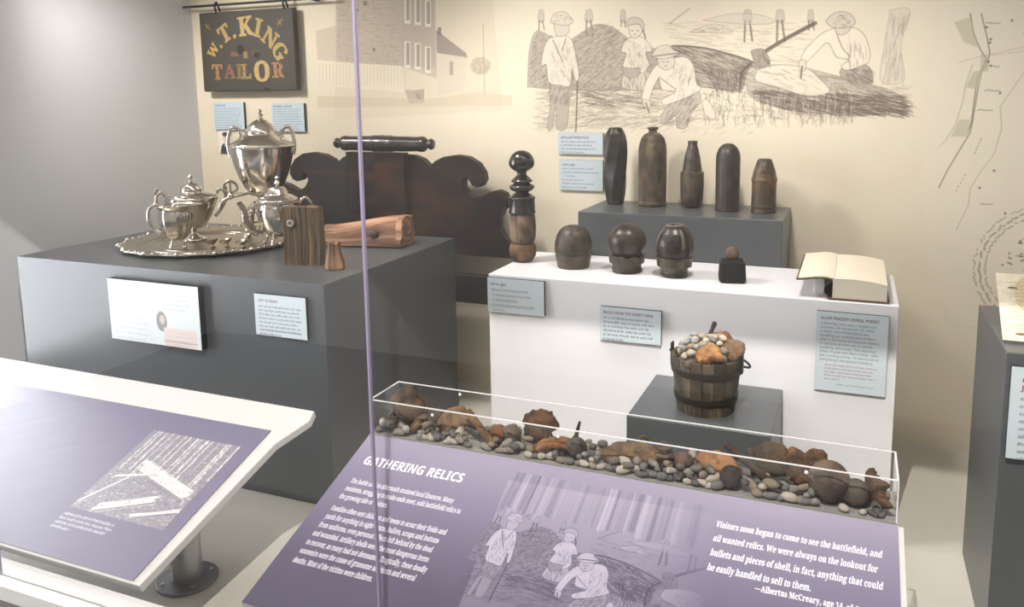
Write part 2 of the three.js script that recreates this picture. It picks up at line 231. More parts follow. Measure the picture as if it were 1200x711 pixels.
  // round seal with lettering rings
  { const [cx, cy] = T(1226, 316), r1 = cx - T(1141, 312)[0]; g.strokeStyle = '#5d5148'; for (const [r, w] of [[r1, 2.2], [r1 * 0.92, 3], [r1 * 0.84, 2.2]]) { g.lineWidth = w; g.globalAlpha = 0.34; for (let a = 0; a < 6.28; a += 0.035) { if (rnd() < 0.22) continue; g.beginPath(); g.arc(cx, cy, r + wob() * 1.5, a, a + rr(0.008, 0.025)); g.stroke(); } }
    for (let k = 0; k < 120; k++) { const a = rr(0, 6.28), d = rr(0, 0.62) * r1; g.globalAlpha = 0.6; g.lineWidth = 2.5; g.beginPath(); g.moveTo(cx + Math.cos(a) * d, cy + Math.sin(a) * d); g.lineTo(cx + Math.cos(a) * d + rr(-5, 5), cy + Math.sin(a) * d + rr(-4, 4)); g.stroke(); } g.globalAlpha = 1; }
  for (let k = 0; k < 60; k++) { const u = rr(1070, 1150), v = 372 + (u - 1070) * 0.1 + rr(-6, 6); ln([[u, v], [u + rr(1, 4), v + wob()]], 1.2, '#8a7a5c', 0.2); }
  const t = ctex(c); t.wrapS = t.wrapT = THREE.ClampToEdgeWrapping;
  const geo = new THREE.BoxGeometry(X1 - X0, HC, 0.1);
  const uv = geo.attributes.uv, ps = geo.attributes.position; for (let i = 0; i < uv.count; i++) uv.setXY(i, (ps.getX(i) + (X1 - X0) / 2) / (X1 - X0), (ps.getY(i) + HC / 2) * PX / Hh);
  struct('wall_back', geo, std({ map: t, roughness: 0.72 }), [(X0 + X1) / 2, HC / 2, -0.05]);
}
struct('floor', box(X0 - 0.1, X1 + 0.1, -0.06, 0, -0.1, ZG + 0.03), M.deck);
struct('wall_left', box(X0 - 0.1, X0, 0, HC, 0, 1.25), M.greyWall);
struct('wall_left_lower', box(X0 - 0.06, X0, 0, 0.285, 1.25, ZG + 0.03), M.greyWall);
struct('wall_left_upper', box(X0 - 0.06, X0, HEAD, HC, 1.25, ZG + 0.03), M.caseIn);
struct('window_5', box(X0 - 0.006, X0, 0.285, HEAD, 1.25, ZG + 0.003), M.glass);
struct('wall_right', box(X1, X1 + 0.1, 0, HC, 0, ZG + 0.03), M.greyWall);
struct('ceiling', box(X0 - 0.1, X1 + 0.1, HC, HC + 0.06, -0.1, ZG + 0.03), M.caseIn);
// front of the case: sill, lower front, header, glass panes, joints
struct('trim_1', box(X0, X1, 0.245, 0.285, ZG - 0.05, ZG + 0.03, 0.003), M.rail);
struct('wall_front', box(X0, X1, -0.75, 0.245, ZG - 0.035, ZG + 0.015), std({ color: 0x8d867e, roughness: 0.6 }));
struct('trim_2', box(X0, X1, HEAD, HC, ZG - 0.02, ZG + 0.03), M.caseIn);
const joints = [-0.9, 0.165, 1.26];
{
  const xs = [X0, ...joints, X1];
  for (let i = 0; i < xs.length - 1; i++) struct('window_' + (i + 1), box(xs[i] + (i ? 0.0024 : 0), xs[i + 1] - (i < 3 ? 0.0024 : 0), 0.285, HEAD, ZG - 0.003, ZG + 0.003), M.glass);
  joints.forEach((x, i) => struct('trim_' + (i + 3), box(x - 0.0022, x + 0.0022, 0.285, HEAD, ZG - 0.0035, ZG + 0.0035), M.joint));
}
// the gallery outside the case
{
  const f = -0.75, H = 3.1, xa = -4.6, xb = 5.2, zb = 6.6;
  struct('floor_001', box(xa, xb, f - 0.1, f, -0.2, zb), std({ color: 0x5d5750, roughness: 0.9, bumpMap: grainBump, bumpScale: 0.001 }));
  struct('ceiling_001', box(xa, xb, H, H + 0.1, -0.2, zb), std({ color: 0xb5b0a8, roughness: 0.9 }));
  struct('wall_rear', box(xa, xb, f, H, zb, zb + 0.1), std({ color: 0xa9a39a, roughness: 0.85 }));
  struct('wall_west', box(xa - 0.1, xa, f, H, -0.2, zb + 0.1), std({ color: 0xdedddb, roughness: 0.85 }));
  struct('wall_east', box(xb, xb + 0.1, f, H, ZG - 0.02, zb + 0.1), std({ color: 0xa9a39a, roughness: 0.85 }));
  struct('wall_north_west', box(xa, X0 - 0.1, f, H, -0.2, -0.1), M.greyWall);
  struct('wall_case_side', box(X0 - 0.1, X0 - 0.06, f, -0.06, -0.1, ZG + 0.015), M.greyWall);
  struct('wall_front_east', box(X1, xb, f, H, ZG - 0.05, ZG), M.greyWall);
  struct('wall_front_top', box(X0, X1, HC, H, ZG - 0.02, ZG + 0.03), M.greyWall);
}

// ================================================================ lamps
{ // light strip along the front of the case ceiling
  const s = thing('light_strip', 'long white light strip along the front of the case ceiling', 'lamp', [0.1, HC - 0.04, 1.35]);
  part('housing', box(-2.3, 2.3, 0, 0.04, -0.06, 0.06), M.rail, s);
  part('diffuser', box(-2.28, 2.28, -0.008, 0, -0.05, 0.05), std({ color: 0xffffff, emissive: 0xfff2dc, emissiveIntensity: 2 }), s);
  const l = new THREE.RectAreaLight(0xfffdfa, LIGHT.strip, 4.56, 0.1); l.position.set(0, -0.012, 0); l.lookAt(new THREE.Vector3(0, -1, 0).add(l.position)); s.add(l); l.rotation.set(-Math.PI / 2, 0, 0);
}
{ // added daylight window, out of view, for the glare and sheen on panels and plinth
  const w = new THREE.Group(); w.name = 'window_6'; w.position.set(-4.6, 1.1, 2.3); w.userData.kind = 'structure'; scene.add(w);
  part('pane', box(0.005, 0.012, -1.6, 1.6, -2.1, 2.1), std({ color: 0xffffff, emissive: 0xf4f8ff, emissiveIntensity: LIGHT.day * 0.6 }), w);
  for (const z of [-2.12, -0.7, 0.7, 2.12]) part('mullion', box(0, 0.04, -1.62, 1.62, z - 0.025, z + 0.025), M.rail, w);
  for (const y of [-1.62, 1.62]) part('frame_rail', box(0, 0.04, y - 0.025, y + 0.025, -2.12, 2.12), M.rail, w);
  const l = new THREE.RectAreaLight(0xf4f8ff, LIGHT.day, 4.2, 3.2); l.position.set(0.05, 0, 0); w.add(l); l.rotation.set(0, -Math.PI / 2, 0);
}
{ // added ceiling panel behind the viewer, front fill for the case
  const s = thing('added_fill_panel', 'flat square-edged light panel on the gallery ceiling', 'lamp', [-0.4, 3.06, 4.7]);
  part('frame', box(-1.25, 1.25, 0, 0.04, -0.65, 0.65), M.rail, s); part('diffuser', box(-1.2, 1.2, -0.008, 0, -0.6, 0.6), std({ color: 0xffffff, emissive: 0xfffdf8, emissiveIntensity: 1 }), s);
  const l = new THREE.RectAreaLight(0xfffdf8, LIGHT.panel, 2.4, 1.2); l.position.set(0, -0.012, 0); s.add(l); l.rotation.set(-Math.PI / 2, 0, 0);
}
function spotLamp(pos, target, power, ang, label, r = 5, pen = 0.6, color = 0xfffaf4) {
  const s = thing('spot_lamp', label, 'lamp', pos), d = new THREE.Vector3(...target).sub(s.position).normalize(), q = new THREE.Quaternion().setFromUnitVectors(new THREE.Vector3(0, -1, 0), d);
  const can = part('housing', lathe([[0.001, 0.1], [0.03, 0.1], [0.035, 0.09], [0.036, 0.005], [0.033, 0.004], [0.033, 0.085], [0.001, 0.086]], 24), M.black, s); can.quaternion.copy(q);
  const lens = part('lens', lathe([[0.001, 0.02], [0.03, 0.02], [0.03, 0.024], [0.001, 0.024]], 24), std({ color: 0xffffff, emissive: 0xfff0d8, emissiveIntensity: 3 }), s); lens.quaternion.copy(q);
  part('stem', box(-0.006, 0.006, 0.08, Math.max(0.1, (pos[2] > ZG ? 3.1 : HC) - pos[1]), -0.006, 0.006), M.black, s);
  const l = new THREE.SpotLight(color, power, 0, ang, pen, 2); l.position.copy(d.clone().multiplyScalar(0.012)); l.castShadow = true; l.shadow.radius = r; l.shadow.mapSize.set(1024, 1024);
  s.add(l); l.target.position.copy(d); s.add(l.target); return s;
}
spotLamp([-2.15, HC - 0.13, 1.12], [-1.75, 0.9, 0.1], LIGHT.spot, 0.85, 'black spot lamp on the case ceiling beside the grey side wall');
spotLamp([-0.75, HC - 0.13, 1.12], [-0.2, 0.85, 0.3], LIGHT.spot, 0.85, 'black spot lamp on the case ceiling above the bed headboard');
spotLamp([0.55, HC - 0.13, 1.12], [0.9, 0.8, 0.3], LIGHT.spot * 0.8, 0.85, 'black spot lamp on the case ceiling above the artillery shells');
spotLamp([0.7, 2.85, 3.086], [0.3, 0.2, 1.0], LIGHT.room, 0.85, 'black spot lamp on the gallery ceiling aimed through the glass', 0.6, 0.3, 0xfffaf2);

// ================================================================ plinths
const D = { x0: -2.1484, x1: -0.6655, h: 0.7892, z0: 0.321, z1: 1.2396 }, Wp = { x0: -0.2608, x1: 1.0892, h: 0.7682, z0: 0.39, z1: 0.8275 };
const Rp = { x0: -0.0723, x1: 0.7146, h: 0.9414, z0: 0.015, z1: 0.385 }, Bp = { x0: 0.357, x1: 0.766, h: 0.469, z0: 0.829, z1: 1.2 }, Qp = { x0: 1.3022, x1: 2.25, h: 0.7802, z0: 0.779, z1: 1.24 };
const plinth = (b, mat, label) => solo('display_plinth', box(-(b.x1 - b.x0) / 2, (b.x1 - b.x0) / 2, 0, b.h, -(b.z1 - b.z0) / 2, (b.z1 - b.z0) / 2, 0.003), mat, label, 'plinth', [(b.x0 + b.x1) / 2, 0, (b.z0 + b.z1) / 2]);
plinth(D, M.plinth, 'wide dark grey display plinth carrying the silver tea set');
plinth(Wp, M.white, 'long white display plinth carrying cannonballs and an open book');
plinth(Rp, M.plinth, 'dark grey riser behind the white plinth carrying five artillery shells');
plinth(Bp, M.plinth, 'low dark grey plinth carrying the wooden bucket');
plinth(Qp, M.plinth, 'dark grey plinth carrying an old handwritten paper');

// ================================================================ reader rails
const GA = { y: 0.4847, z: 1.6 }, SL = -0.1697 / 0.488, TILT = Math.atan(-SL); // the plane of both graphics
const onRail = (u, v) => { // photo point to rail coordinates: x along the wall, s down the slope
  const n = new THREE.Vector3(0, Math.cos(TILT), Math.sin(TILT)), d = ray(u, v), t = new THREE.Vector3(0, GA.y, GA.z).sub(CAM.p).dot(n) / d.dot(n), p = CAM.p.clone().addScaledVector(d, t);
  return [p.x, (p.z - GA.z) / Math.cos(TILT)];
};
const railGeo = (poly, top, thick, bevel = 0.002) => { // polygon in (x, s), upper face 'top' above the plane
  const sh = new THREE.Shape(poly.map(([x, s]) => new THREE.Vector2(x, -s)));
  const g = new THREE.ExtrudeGeometry(sh, { depth: thick - 2 * bevel, bevelEnabled: true, bevelThickness: bevel, bevelSize: bevel, bevelOffset: -bevel, bevelSegments: 2 });
  g.translate(0, 0, top - thick + bevel); g.rotateX(-Math.PI / 2 + TILT); g.translate(0, GA.y, GA.z); return g;
};
function printPlane(x0, x1, s0, s1, top) { // a thin sheet that carries the print
  const g = new THREE.BoxGeometry(x1 - x0, s1 - s0, 0.002); g.translate((x0 + x1) / 2, -(s0 + s1) / 2, top - 0.001); g.rotateX(-Math.PI / 2 + TILT); g.translate(0, GA.y, GA.z); return g;
}
const bars = (g, x, y, w, n, lh, th, col, last = 0.6, al = 0.6) => { g.fillStyle = col; for (let i = 0; i < n; i++) { let a = x; const e = x + w * (i === n - 1 ? last : rr(0.88, 1)); while (a < e) { const l = Math.min(rr(18, 62), e - a), q = th * 0.3; for (let c = a; c < a + l - q; c += q * rr(1.5, 2.1)) { g.globalAlpha = al * rr(0.7, 1); const up = rnd() < 0.25 ? th * 0.35 : 0; g.fillRect(c, y + i * lh - up, q, th + up); if (rnd() < 0.6) g.fillRect(c, y + i * lh + (rnd() < 0.5 ? 0 : th * 0.7), q * 1.8, th * 0.25); } a += l + th * 0.55; } } g.globalAlpha = 1; };
const words = (g, list, x, y, lh, font, slant = 0) => { g.font = font; list.forEach((t, i) => { g.save(); g.translate(x, y + i * lh); g.transform(1, 0, -slant, 1, 0, 0); g.fillText(t, 0, 0); g.restore(); }); };
{ // right rail: GATHERING RELICS
  const x0 = -0.258, x1 = 1.065, s0 = 0, s1 = 0.535, K = 1540, [c, g] = canvas(2040, 824);
  const A = (x, s) => [(x - x0) * K, s * K];
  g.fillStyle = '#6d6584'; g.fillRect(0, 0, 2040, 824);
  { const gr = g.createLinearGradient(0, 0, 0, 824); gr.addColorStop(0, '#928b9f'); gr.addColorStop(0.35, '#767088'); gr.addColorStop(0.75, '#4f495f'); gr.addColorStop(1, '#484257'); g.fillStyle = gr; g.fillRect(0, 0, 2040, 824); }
  // illustration printed over the lilac ground
  const b = onRail(604, 608), k = onRail(683, 662), gi = onRail(668, 630);
  const sx = ((k[0] - b[0]) / 300 + (gi[0] - b[0]) / 213) / 2, sy = (k[1] - b[1]) / 90;
  const T = (x, y) => A(b[0] + (x - 145) * sx, b[1] + (y - 60) * sx * 1.02);
  { // printed on its own layer, its edges faded out as in the design
    const [c2, h] = canvas(2040, 824); const p = [onRail(596, 562), onRail(870, 608), onRail(870, 730), onRail(530, 730)]; h.beginPath(); p.forEach((q, i) => { const [x, y] = A(...q); i ? h.lineTo(x, y) : h.moveTo(x, y); }); h.closePath(); h.globalAlpha = 0.25; h.fillStyle = '#c9c4d0'; h.fill();
    for (let i = 0; i < 60; i++) { const x = rr(60, 900), w = rr(4, 22); h.globalAlpha = rr(0.05, 0.25); h.fillStyle = rnd() < 0.45 ? '#dcd6e2' : '#3f3852'; const q = [T(x, -150), T(x + w, -150), T(x + w * 1.2, rr(10, 60)), T(x - w * 0.2, rr(10, 60))]; h.beginPath(); q.forEach(([X, Y], j) => (j ? h.lineTo(X, Y) : h.moveTo(X, Y))); h.fill(); }
    h.globalAlpha = 1; engraving(h, T, '#2f2940', '#b4aec0', 1.5, 0.95);
    h.globalCompositeOperation = 'destination-in'; const m = h.createLinearGradient(A(0.14, 0)[0], 0, A(0.72, 0)[0], 0); m.addColorStop(0, 'rgba(0,0,0,0.1)'); m.addColorStop(0.1, 'rgba(0,0,0,1)'); m.addColorStop(0.72, 'rgba(0,0,0,0.9)'); m.addColorStop(1, 'rgba(0,0,0,0)'); h.fillStyle = m; h.fillRect(0, 0, 2040, 824);
    g.drawImage(c2, 0, 0);
  }
  g.fillStyle = '#f4f2f7'; g.textBaseline = 'alphabetic';
  { const [x, y] = A(...onRail(424, 543)); g.font = 'bold 62px sans-serif'; const w = (onRail(541, 565)[0] - onRail(424, 543)[0]) * K; g.save(); g.translate(x, y); g.scale(w / g.measureText('GATHERING RELICS').width, 1); g.fillText('GATHERING RELICS', 0, 0); g.restore(); }
  const fitLines = (lines, p0, pr, lh, font, slant) => { const [x, y] = A(...p0); g.font = font; const wMax = Math.max(...lines.map((t) => g.measureText(t).width)), s = (pr - p0[0]) * K / wMax; g.save(); g.translate(x, y); g.scale(s, 1); lines.forEach((t, i) => { g.save(); g.translate(0, i * lh); g.transform(1, 0, -slant, 1, 0, 0); g.fillText(t, 0, 0); g.restore(); }); g.restore(); };
  const t1 = onRail(410, 565), lh = (onRail(343, 658)[1] - onRail(387, 597)[1]) / 6 * K;
  fitLines(['The battle and its aftermath strained local finances. Many', 'residents, struggling to make ends meet, sold battlefield relics to', 'the growing tide of visitors.'], t1, onRail(541, 598)[0], lh, '30px serif', 0);
  fitLines(['Families often sent children and teens to scour their fields and', 'yards for anything in sight\u2014guns, bullets, scraps and buttons', 'from uniforms, even personal effects left behind by the dead', 'and wounded. Artillery shells were the most dangerous items', 'to recover, as many had not detonated. Tragically, these deadly', 'souvenirs were the cause of gruesome accidents and several', 'deaths. Most of the victims were children.'], onRail(387, 597), onRail(524, 626)[0], lh, '30px serif', 0);
  const q0 = onRail(839, 617), lq = (onRail(830, 668)[1] - q0[1]) / 3 * K;
  fitLines(['Visitors soon began to come to see the battlefield, and', 'all wanted relics. We were always on the lookout for', 'bullets and pieces of shell, in fact, anything that could', 'be easily handled to sell to them.'], q0, onRail(1035, 649)[0], lq, 'bold 36px serif', 0.22);
  { const [x, y] = A(...onRail(885, 692)); g.font = 'bold 30px serif'; const at = '\u2014Albertus McCreary, age 14, of Gettysburg'; g.save(); g.translate(x, y); g.scale((2040 - 26 - x) / g.measureText(at).width, 1); g.fillText(at, 0, 0); g.restore(); }
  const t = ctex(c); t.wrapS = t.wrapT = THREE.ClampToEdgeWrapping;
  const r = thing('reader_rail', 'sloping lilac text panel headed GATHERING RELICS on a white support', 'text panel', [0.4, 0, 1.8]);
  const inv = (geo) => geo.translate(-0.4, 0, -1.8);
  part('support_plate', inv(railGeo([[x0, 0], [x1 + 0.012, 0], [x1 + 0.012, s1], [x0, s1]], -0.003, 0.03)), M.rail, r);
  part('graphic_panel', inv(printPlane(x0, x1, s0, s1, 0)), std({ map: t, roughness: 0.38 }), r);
  for (const x of [-0.25, 0.25]) { part('post', new THREE.CylinderGeometry(0.045, 0.045, 0.37, 24).translate(x, 0.195, 0), M.steel, r); part('base_flange', lathe([[0.001, 0], [0.085, 0], [0.085, 0.008], [0.05, 0.012], [0.001, 0.012]], 28).translate(x, 0, 0), M.steelDark, r); }
}
{ // left rail
  const x0 = -1.78, x1 = -0.558, s0 = 0.05, s1 = 0.556, K = 1400, [c, g] = canvas(1710, 708);
  const A = (x, s) => [(x - x0) * K, (s - s0) * K];
  g.fillStyle = '#6f6982'; g.fillRect(0, 0, 1710, 708);
  for (let i = 0; i < 260; i++) { g.globalAlpha = 0.05; g.fillStyle = rnd() < 0.5 ? '#8f899f' : '#5a546e'; const x = rr(0, 1100), y = rr(0, 500); g.beginPath(); g.ellipse(x, y, rr(20, 120), rr(4, 16), -0.5, 0, 7); g.fill(); }
  g.globalAlpha = 1;
  // printed photograph: felled logs below slim trunks
  const q = [[165, 503], [283, 521], [193, 620], [95, 598]].map(([u, v]) => A(...onRail(u, v)));
  const xs = (q[0][0] + q[3][0]) / 2, ys = (q[0][1] + q[1][1]) / 2, w = (q[1][0] + q[2][0]) / 2 - xs, h = (q[2][1] + q[3][1]) / 2 - ys;
  g.save(); g.beginPath(); g.rect(xs, ys, w, h); g.clip(); g.fillStyle = '#8a8590'; g.fillRect(xs, ys, w, h);
  for (let i = 0; i < 700; i++) { g.globalAlpha = 0.35; g.fillStyle = ['#5c5764', '#a9a4ab', '#77727e', '#cfcac9'][Math.floor(rnd() * 4)]; g.fillRect(xs + rr(0, w), ys + rr(0, h), rr(4, 26), rr(2, 8)); }
  for (let i = 0; i < 15; i++) { const x = xs + w * (0.04 + i * 0.066) + rr(-9, 9), tw = rr(4, 12), tb = h * rr(0.35, 0.6); for (let k = 0; k < 26; k++) { g.globalAlpha = rr(0.4, 0.85); g.fillStyle = '#e6e2de'; g.fillRect(x + rr(-2, 2), ys + tb * k / 26, tw * rr(0.6, 1.1), tb / 22); } }
  const logp = (a, b, t) => { g.globalAlpha = 0.95; g.lineCap = 'round'; g.strokeStyle = '#dfdad5'; for (let q = 0; q < 26; q++) { g.globalAlpha = rr(0.3, 0.8); g.lineWidth = t * rr(0.1, 0.3); const o1 = rr(-0.5, 0.5) * t, o2 = rr(-0.5, 0.5) * t, e0 = rr(-0.04, 0.1), e1 = rr(0.9, 1.04); g.beginPath(); g.moveTo(xs + lerp(a[0], b[0], e0) * w, ys + lerp(a[1], b[1], e0) * h + o1); g.lineTo(xs + lerp(a[0], b[0], e1) * w, ys + lerp(a[1], b[1], e1) * h + o2); g.stroke(); } g.strokeStyle = '#6a6570'; g.lineWidth = t * 0.25; g.globalAlpha = 0.7; g.beginPath(); g.moveTo(xs + a[0] * w, ys + a[1] * h + t * 0.4); g.lineTo(xs + b[0] * w, ys + b[1] * h + t * 0.4); g.stroke(); };
  for (let i = 0; i < 900; i++) { g.globalAlpha = rr(0.15, 0.5); g.fillStyle = ['#4f4a58', '#b9b4b8', '#dcd7d4', '#696471'][Math.floor(rnd() * 4)]; const y = rr(0.3, 1), x = rr(0, 1); g.fillRect(xs + x * w, ys + y * h, rr(2, 12), rr(1, 5)); }
  logp([0.02, 0.92], [0.3, 0.5], 20); logp([0.26, 0.44], [0.92, 0.64], 62); logp([0.24, 0.95], [0.7, 0.74], 40); logp([0.1, 0.6], [0.5, 0.48], 14); logp([0.6, 0.95], [0.98, 0.8], 22);
  for (let i = 0; i < 900; i++) { g.globalAlpha = rr(0.2, 0.6); g.fillStyle = ['#eeeae6', '#524d5a', '#8a8590', '#c9c4c6'][Math.floor(rnd() * 4)]; g.fillRect(xs + rr(0, w), ys + rr(0.4, 1) * h, rr(2, 10), rr(1, 5)); } for (let i = 0; i < 260; i++) { g.globalAlpha = rr(0.2, 0.5); g.fillStyle = '#77727e'; g.fillRect(xs + rr(0, w), ys + rr(0, 0.6) * h, rr(2, 5), rr(3, 14)); }
  g.restore(); g.globalAlpha = 1; g.fillStyle = '#d9d5df';
  { const a = A(...onRail(76, 598)), lw = (onRail(135, 622)[0] - onRail(76, 598)[0]) * K; bars(g, a[0] + 6, a[1] + 4, lw, 4, 19, 9, '#d9d5df', 0.35, 0.8); }
  { const a = A(...onRail(2, 462)); g.globalAlpha = 0.85; g.fillRect(a[0] - 120, a[1] - 10, 110, 14); g.fillRect(a[0] - 120, a[1] + 14, 80, 14); } g.globalAlpha = 1;
  const t = ctex(c); t.wrapS = t.wrapT = THREE.ClampToEdgeWrapping;
  const o = onY(220, 679, 0), r = thing('reader_rail', 'sloping violet panel with a printed photograph of felled logs, wide white margin', 'text panel', [o.x, 0, o.z]);
  const inv = (geo) => geo.translate(-o.x, 0, -o.z);
  part('support_plate', inv(railGeo([[-1.9, -0.06], [-0.482, -0.052], [-0.47, -0.012], [-0.512, 0.092], [-0.533, 0.562], [-1.9, 0.562]], -0.003, 0.022)), M.rail, r);
  part('graphic_panel', inv(printPlane(x0, x1, s0, s1, 0)), phy({ map: t, roughness: 0.42, clearcoat: 0.7, clearcoatRoughness: 0.36 }), r);
  const py = GA.y + SL * (o.z - GA.z) - 0.03;
  part('post', new THREE.CylinderGeometry(0.043, 0.043, py - 0.008, 32).translate(0, (py + 0.008) / 2, 0), M.steel, r);
  const fl = part('base_flange', lathe([[0.001, 0], [0.083, 0], [0.085, 0.002], [0.085, 0.007], [0.082, 0.009], [0.05, 0.0095], [0.048, 0.016], [0.001, 0.016]], 36), M.steelDark, r);
  for (let i = 0; i < 4; i++) part('bolt', new THREE.CylinderGeometry(0.006, 0.006, 0.004, 6).translate(0.067 * Math.cos(i * 1.57 + 0.6), 0.011, 0.067 * Math.sin(i * 1.57 + 0.6)), M.steel, fl);
}

// ================================================================ label boards
function labelFace(w, h, draw, bg = '#c3ced4') { const k = 512 / w, [c, g] = canvas(512, Math.round(h * k)); g.fillStyle = bg; g.fillRect(0, 0, 512, c.height); g.textBaseline = 'alphabetic'; draw(g, 512, c.height); const t = ctex(c); t.wrapS = t.wrapT = THREE.ClampToEdgeWrapping; return std({ map: t, roughness: 0.4 }); }
const fillText = (g, t, x, y, w, size, col, bold = true, fam = 'sans-serif') => { g.font = (bold ? 'bold ' : '') + size + 'px ' + fam; g.fillStyle = col; const m = g.measureText(t).width; g.save(); g.translate(x, y); if (w) g.scale(w / m, 1); g.fillText(t, 0, 0); g.restore(); };
function board(tl, tr, br, bl, zFace, t, label, draw, bg) { // corners in the photograph, on a vertical face at zFace
  const z = zFace + t, P = [tl, tr, br, bl].map(([u, v]) => onZ(u, v, z)), x0 = (P[0].x + P[3].x) / 2, x1 = (P[1].x + P[2].x) / 2, y1 = (P[0].y + P[1].y) / 2, y0 = (P[2].y + P[3].y) / 2, w = x1 - x0, h = y1 - y0;
  const o = thing('label_board', label, 'label', [(x0 + x1) / 2, y0, zFace + 0.0005]);
  part('backing', box(-w / 2, w / 2, 0, h, 0, t - 0.002), M.boardEdge, o);
  part('face', box(-w / 2, w / 2, 0, h, t - 0.0015, t), labelFace(w, h, draw, bg), o);
  return o;
}
const ink = '#4b535a', red = '#6a4450';
board([571, 324], [637, 331], [638, 372], [572, 363], Wp.z1, 0.014, 'small pale blue label listing objects under the cannonballs on the white plinth', (g, W, H) => {
  fillText(g, 'Left to right:', 26, 64, 150, 34, ink); ['\u2022 Bed post from Gettysburg home', '\u2022 12 Pound Spherical Case Shot', '\u2022 12 Pound Solid Shot', '\u2022 12 Pound Sabot and Case Shot with'].forEach((t, i) => fillText(g, t, 24, 112 + i * 44, [350, 370, 250, 400][i], 32, ink, false)); bars(g, 44, 268, 110, 1, 30, 14, ink, 1, 0.6); bars(g, 24, 308, 170, 1, 30, 14, ink, 1, 0.6);
});
board([703, 358], [774, 366], [775, 405], [704, 397], Wp.z1, 0.016, 'pale blue label with bold heading beside the wooden bucket', (g, W, H) => {
  fillText(g, 'RELICS FROM THE SHERFY FARM', 26, 56, 420, 34, red); bars(g, 26, 84, 440, 6, 36, 15, ink, 0.4, 0.75);
});
board([956, 364], [1039, 371], [1040, 464], [955, 457], Wp.z1, 0.012, 'tall pale blue label below the open book on the white plinth', (g, W, H) => {
  fillText(g, 'ALLEN FRAZIER\u2019S BURIAL PERMIT', 30, 60, 420, 34, red);
  ['Collecting relics was a dangerous', 'business. On November 25, 1863,', 'a visitor from Philadelphia was', 'handling an unexploded artillery', 'shell at the home of Solomon Powers', 'in Gettysburg when the projectile', 'suddenly detonated. The explosion', 'killed 15-year-old Allen Frazier, who', 'was standing nearby. He was buried at', 'Gettysburg\u2019s Evergreen Cemetery.'].forEach((t, i) => fillText(g, t, 30, 100 + i * 32, [400, 390, 350, 400, 425, 380, 405, 420, 425, 390][i], 28, ink, false));
  bars(g, 70, 416, 380, 5, 28, 11, '#8a4a52', 0.3, 0.6); bars(g, 160, 568, 270, 1, 20, 9, ink, 1, 0.5);
});
board([124, 324], [229, 338], [239, 411], [133, 396], D.z1, 0.028, 'wide white label with a small grey portrait on the dark plinth', (g, W, H) => {
  g.fillStyle = '#d9dfe1'; g.fillRect(260, 0, 252, H); bars(g, 24, 40, 200, 12, 24, 7, '#8f979d', 0.6, 0.35); bars(g, 300, 40, 170, 4, 22, 7, '#8f979d', 0.8, 0.5);
  g.fillStyle = '#8e8b8b'; g.beginPath(); g.ellipse(300, 165, 30, 44, 0, 0, 7); g.fill(); g.fillStyle = '#c9bdb6'; g.beginPath(); g.ellipse(304, 158, 14, 20, 0, 0, 7); g.fill();
  g.fillStyle = '#dccfca'; g.fillRect(310, 190, 180, 130); bars(g, 322, 205, 150, 6, 18, 5, '#b7a6a4', 0.6, 0.5); bars(g, 310, H - 24, 180, 1, 18, 6, ink, 1, 0.5);
}, '#d5dcdf');
board([297, 343], [357, 350], [361, 399], [301, 391], D.z1, 0.012, 'small pale blue label below the upright weathered board', (g, W, H) => {
  fillText(g, 'LEFT TO RIGHT', 36, 64, 200, 32, red); bars(g, 36, 96, 440, 8, 33, 13, ink, 0.5, 0.7); bars(g, 60, H - 52, 390, 1, 20, 9, ink, 1, 0.5);
});
board([653, 155], [706, 156], [707, 181], [655, 180], 0, 0.014, 'pale blue wall label, upper of two, beside the fluted dark shell', (g, W, H) => {
  fillText(g, 'ARTILLERY PROJECTILES', 34, 64, 320, 34, red); bars(g, 34, 92, 400, 3, 38, 15, ink, 1, 0.7); bars(g, 34, 206, 270, 1, 38, 12, ink, 1, 0.6);
});
board([655, 187], [706, 188], [707, 224], [656, 222], 0, 0.014, 'pale blue wall label, lower of two, beside the fluted dark shell', (g, W, H) => {
  fillText(g, 'Left to right:', 34, 66, 160, 34, ink); [370, 430, 130, 250, 370, 300].forEach((w, i) => bars(g, i === 2 ? 60 : 34, 92 + i * 42, w, 1, 30, 14, ink, 1, 0.65));
});
const tea = board([250, 120], [285, 120], [287, 152], [251, 151], 0, 0.016, 'pale blue wall label above a small cut-out portrait, behind the silver urn', (g, W, H) => { fillText(g, 'A TAILOR\u2019S SIGN', 20, 50, 190, 34, '#3b5a70'); bars(g, 20, 76, 460, 11, 31, 12, '#52626e', 0.5, 0.65); }, '#c5d4de');
{ // portrait print below that label
  const P = onZ(255, 151, 0.01), Q = onZ(272, 180, 0.01), w = Q.x - P.x, h = P.y - Q.y, [c, g] = canvas(200, 300);
  g.fillStyle = '#eee6d8'; g.fillRect(0, 0, 200, 300); g.fillStyle = '#3c3a3a'; g.beginPath(); g.moveTo(20, 300); g.quadraticCurveTo(30, 190, 80, 175); g.lineTo(125, 175); g.quadraticCurveTo(175, 190, 182, 300); g.fill(); g.fillStyle = '#d8ccbd'; g.beginPath(); g.ellipse(102, 110, 38, 54, 0, 0, 7); g.fill(); g.fillStyle = '#4a4545'; g.beginPath(); g.ellipse(102, 66, 42, 28, 0, 0, 7); g.fill(); g.fillStyle = '#e8e2d8'; g.fillRect(90, 168, 24, 50);
  const o = thing('portrait_print', 'small black and white portrait print below a wall label', 'print', [(P.x + Q.x) / 2, Q.y, 0.0005]);
  part('backing', box(-w / 2, w / 2, 0, h, 0, 0.006), M.white, o); part('face', box(-w / 2, w / 2, 0, h, 0.0062, 0.007), std({ map: ctex(c), roughness: 0.5 }), o);
}
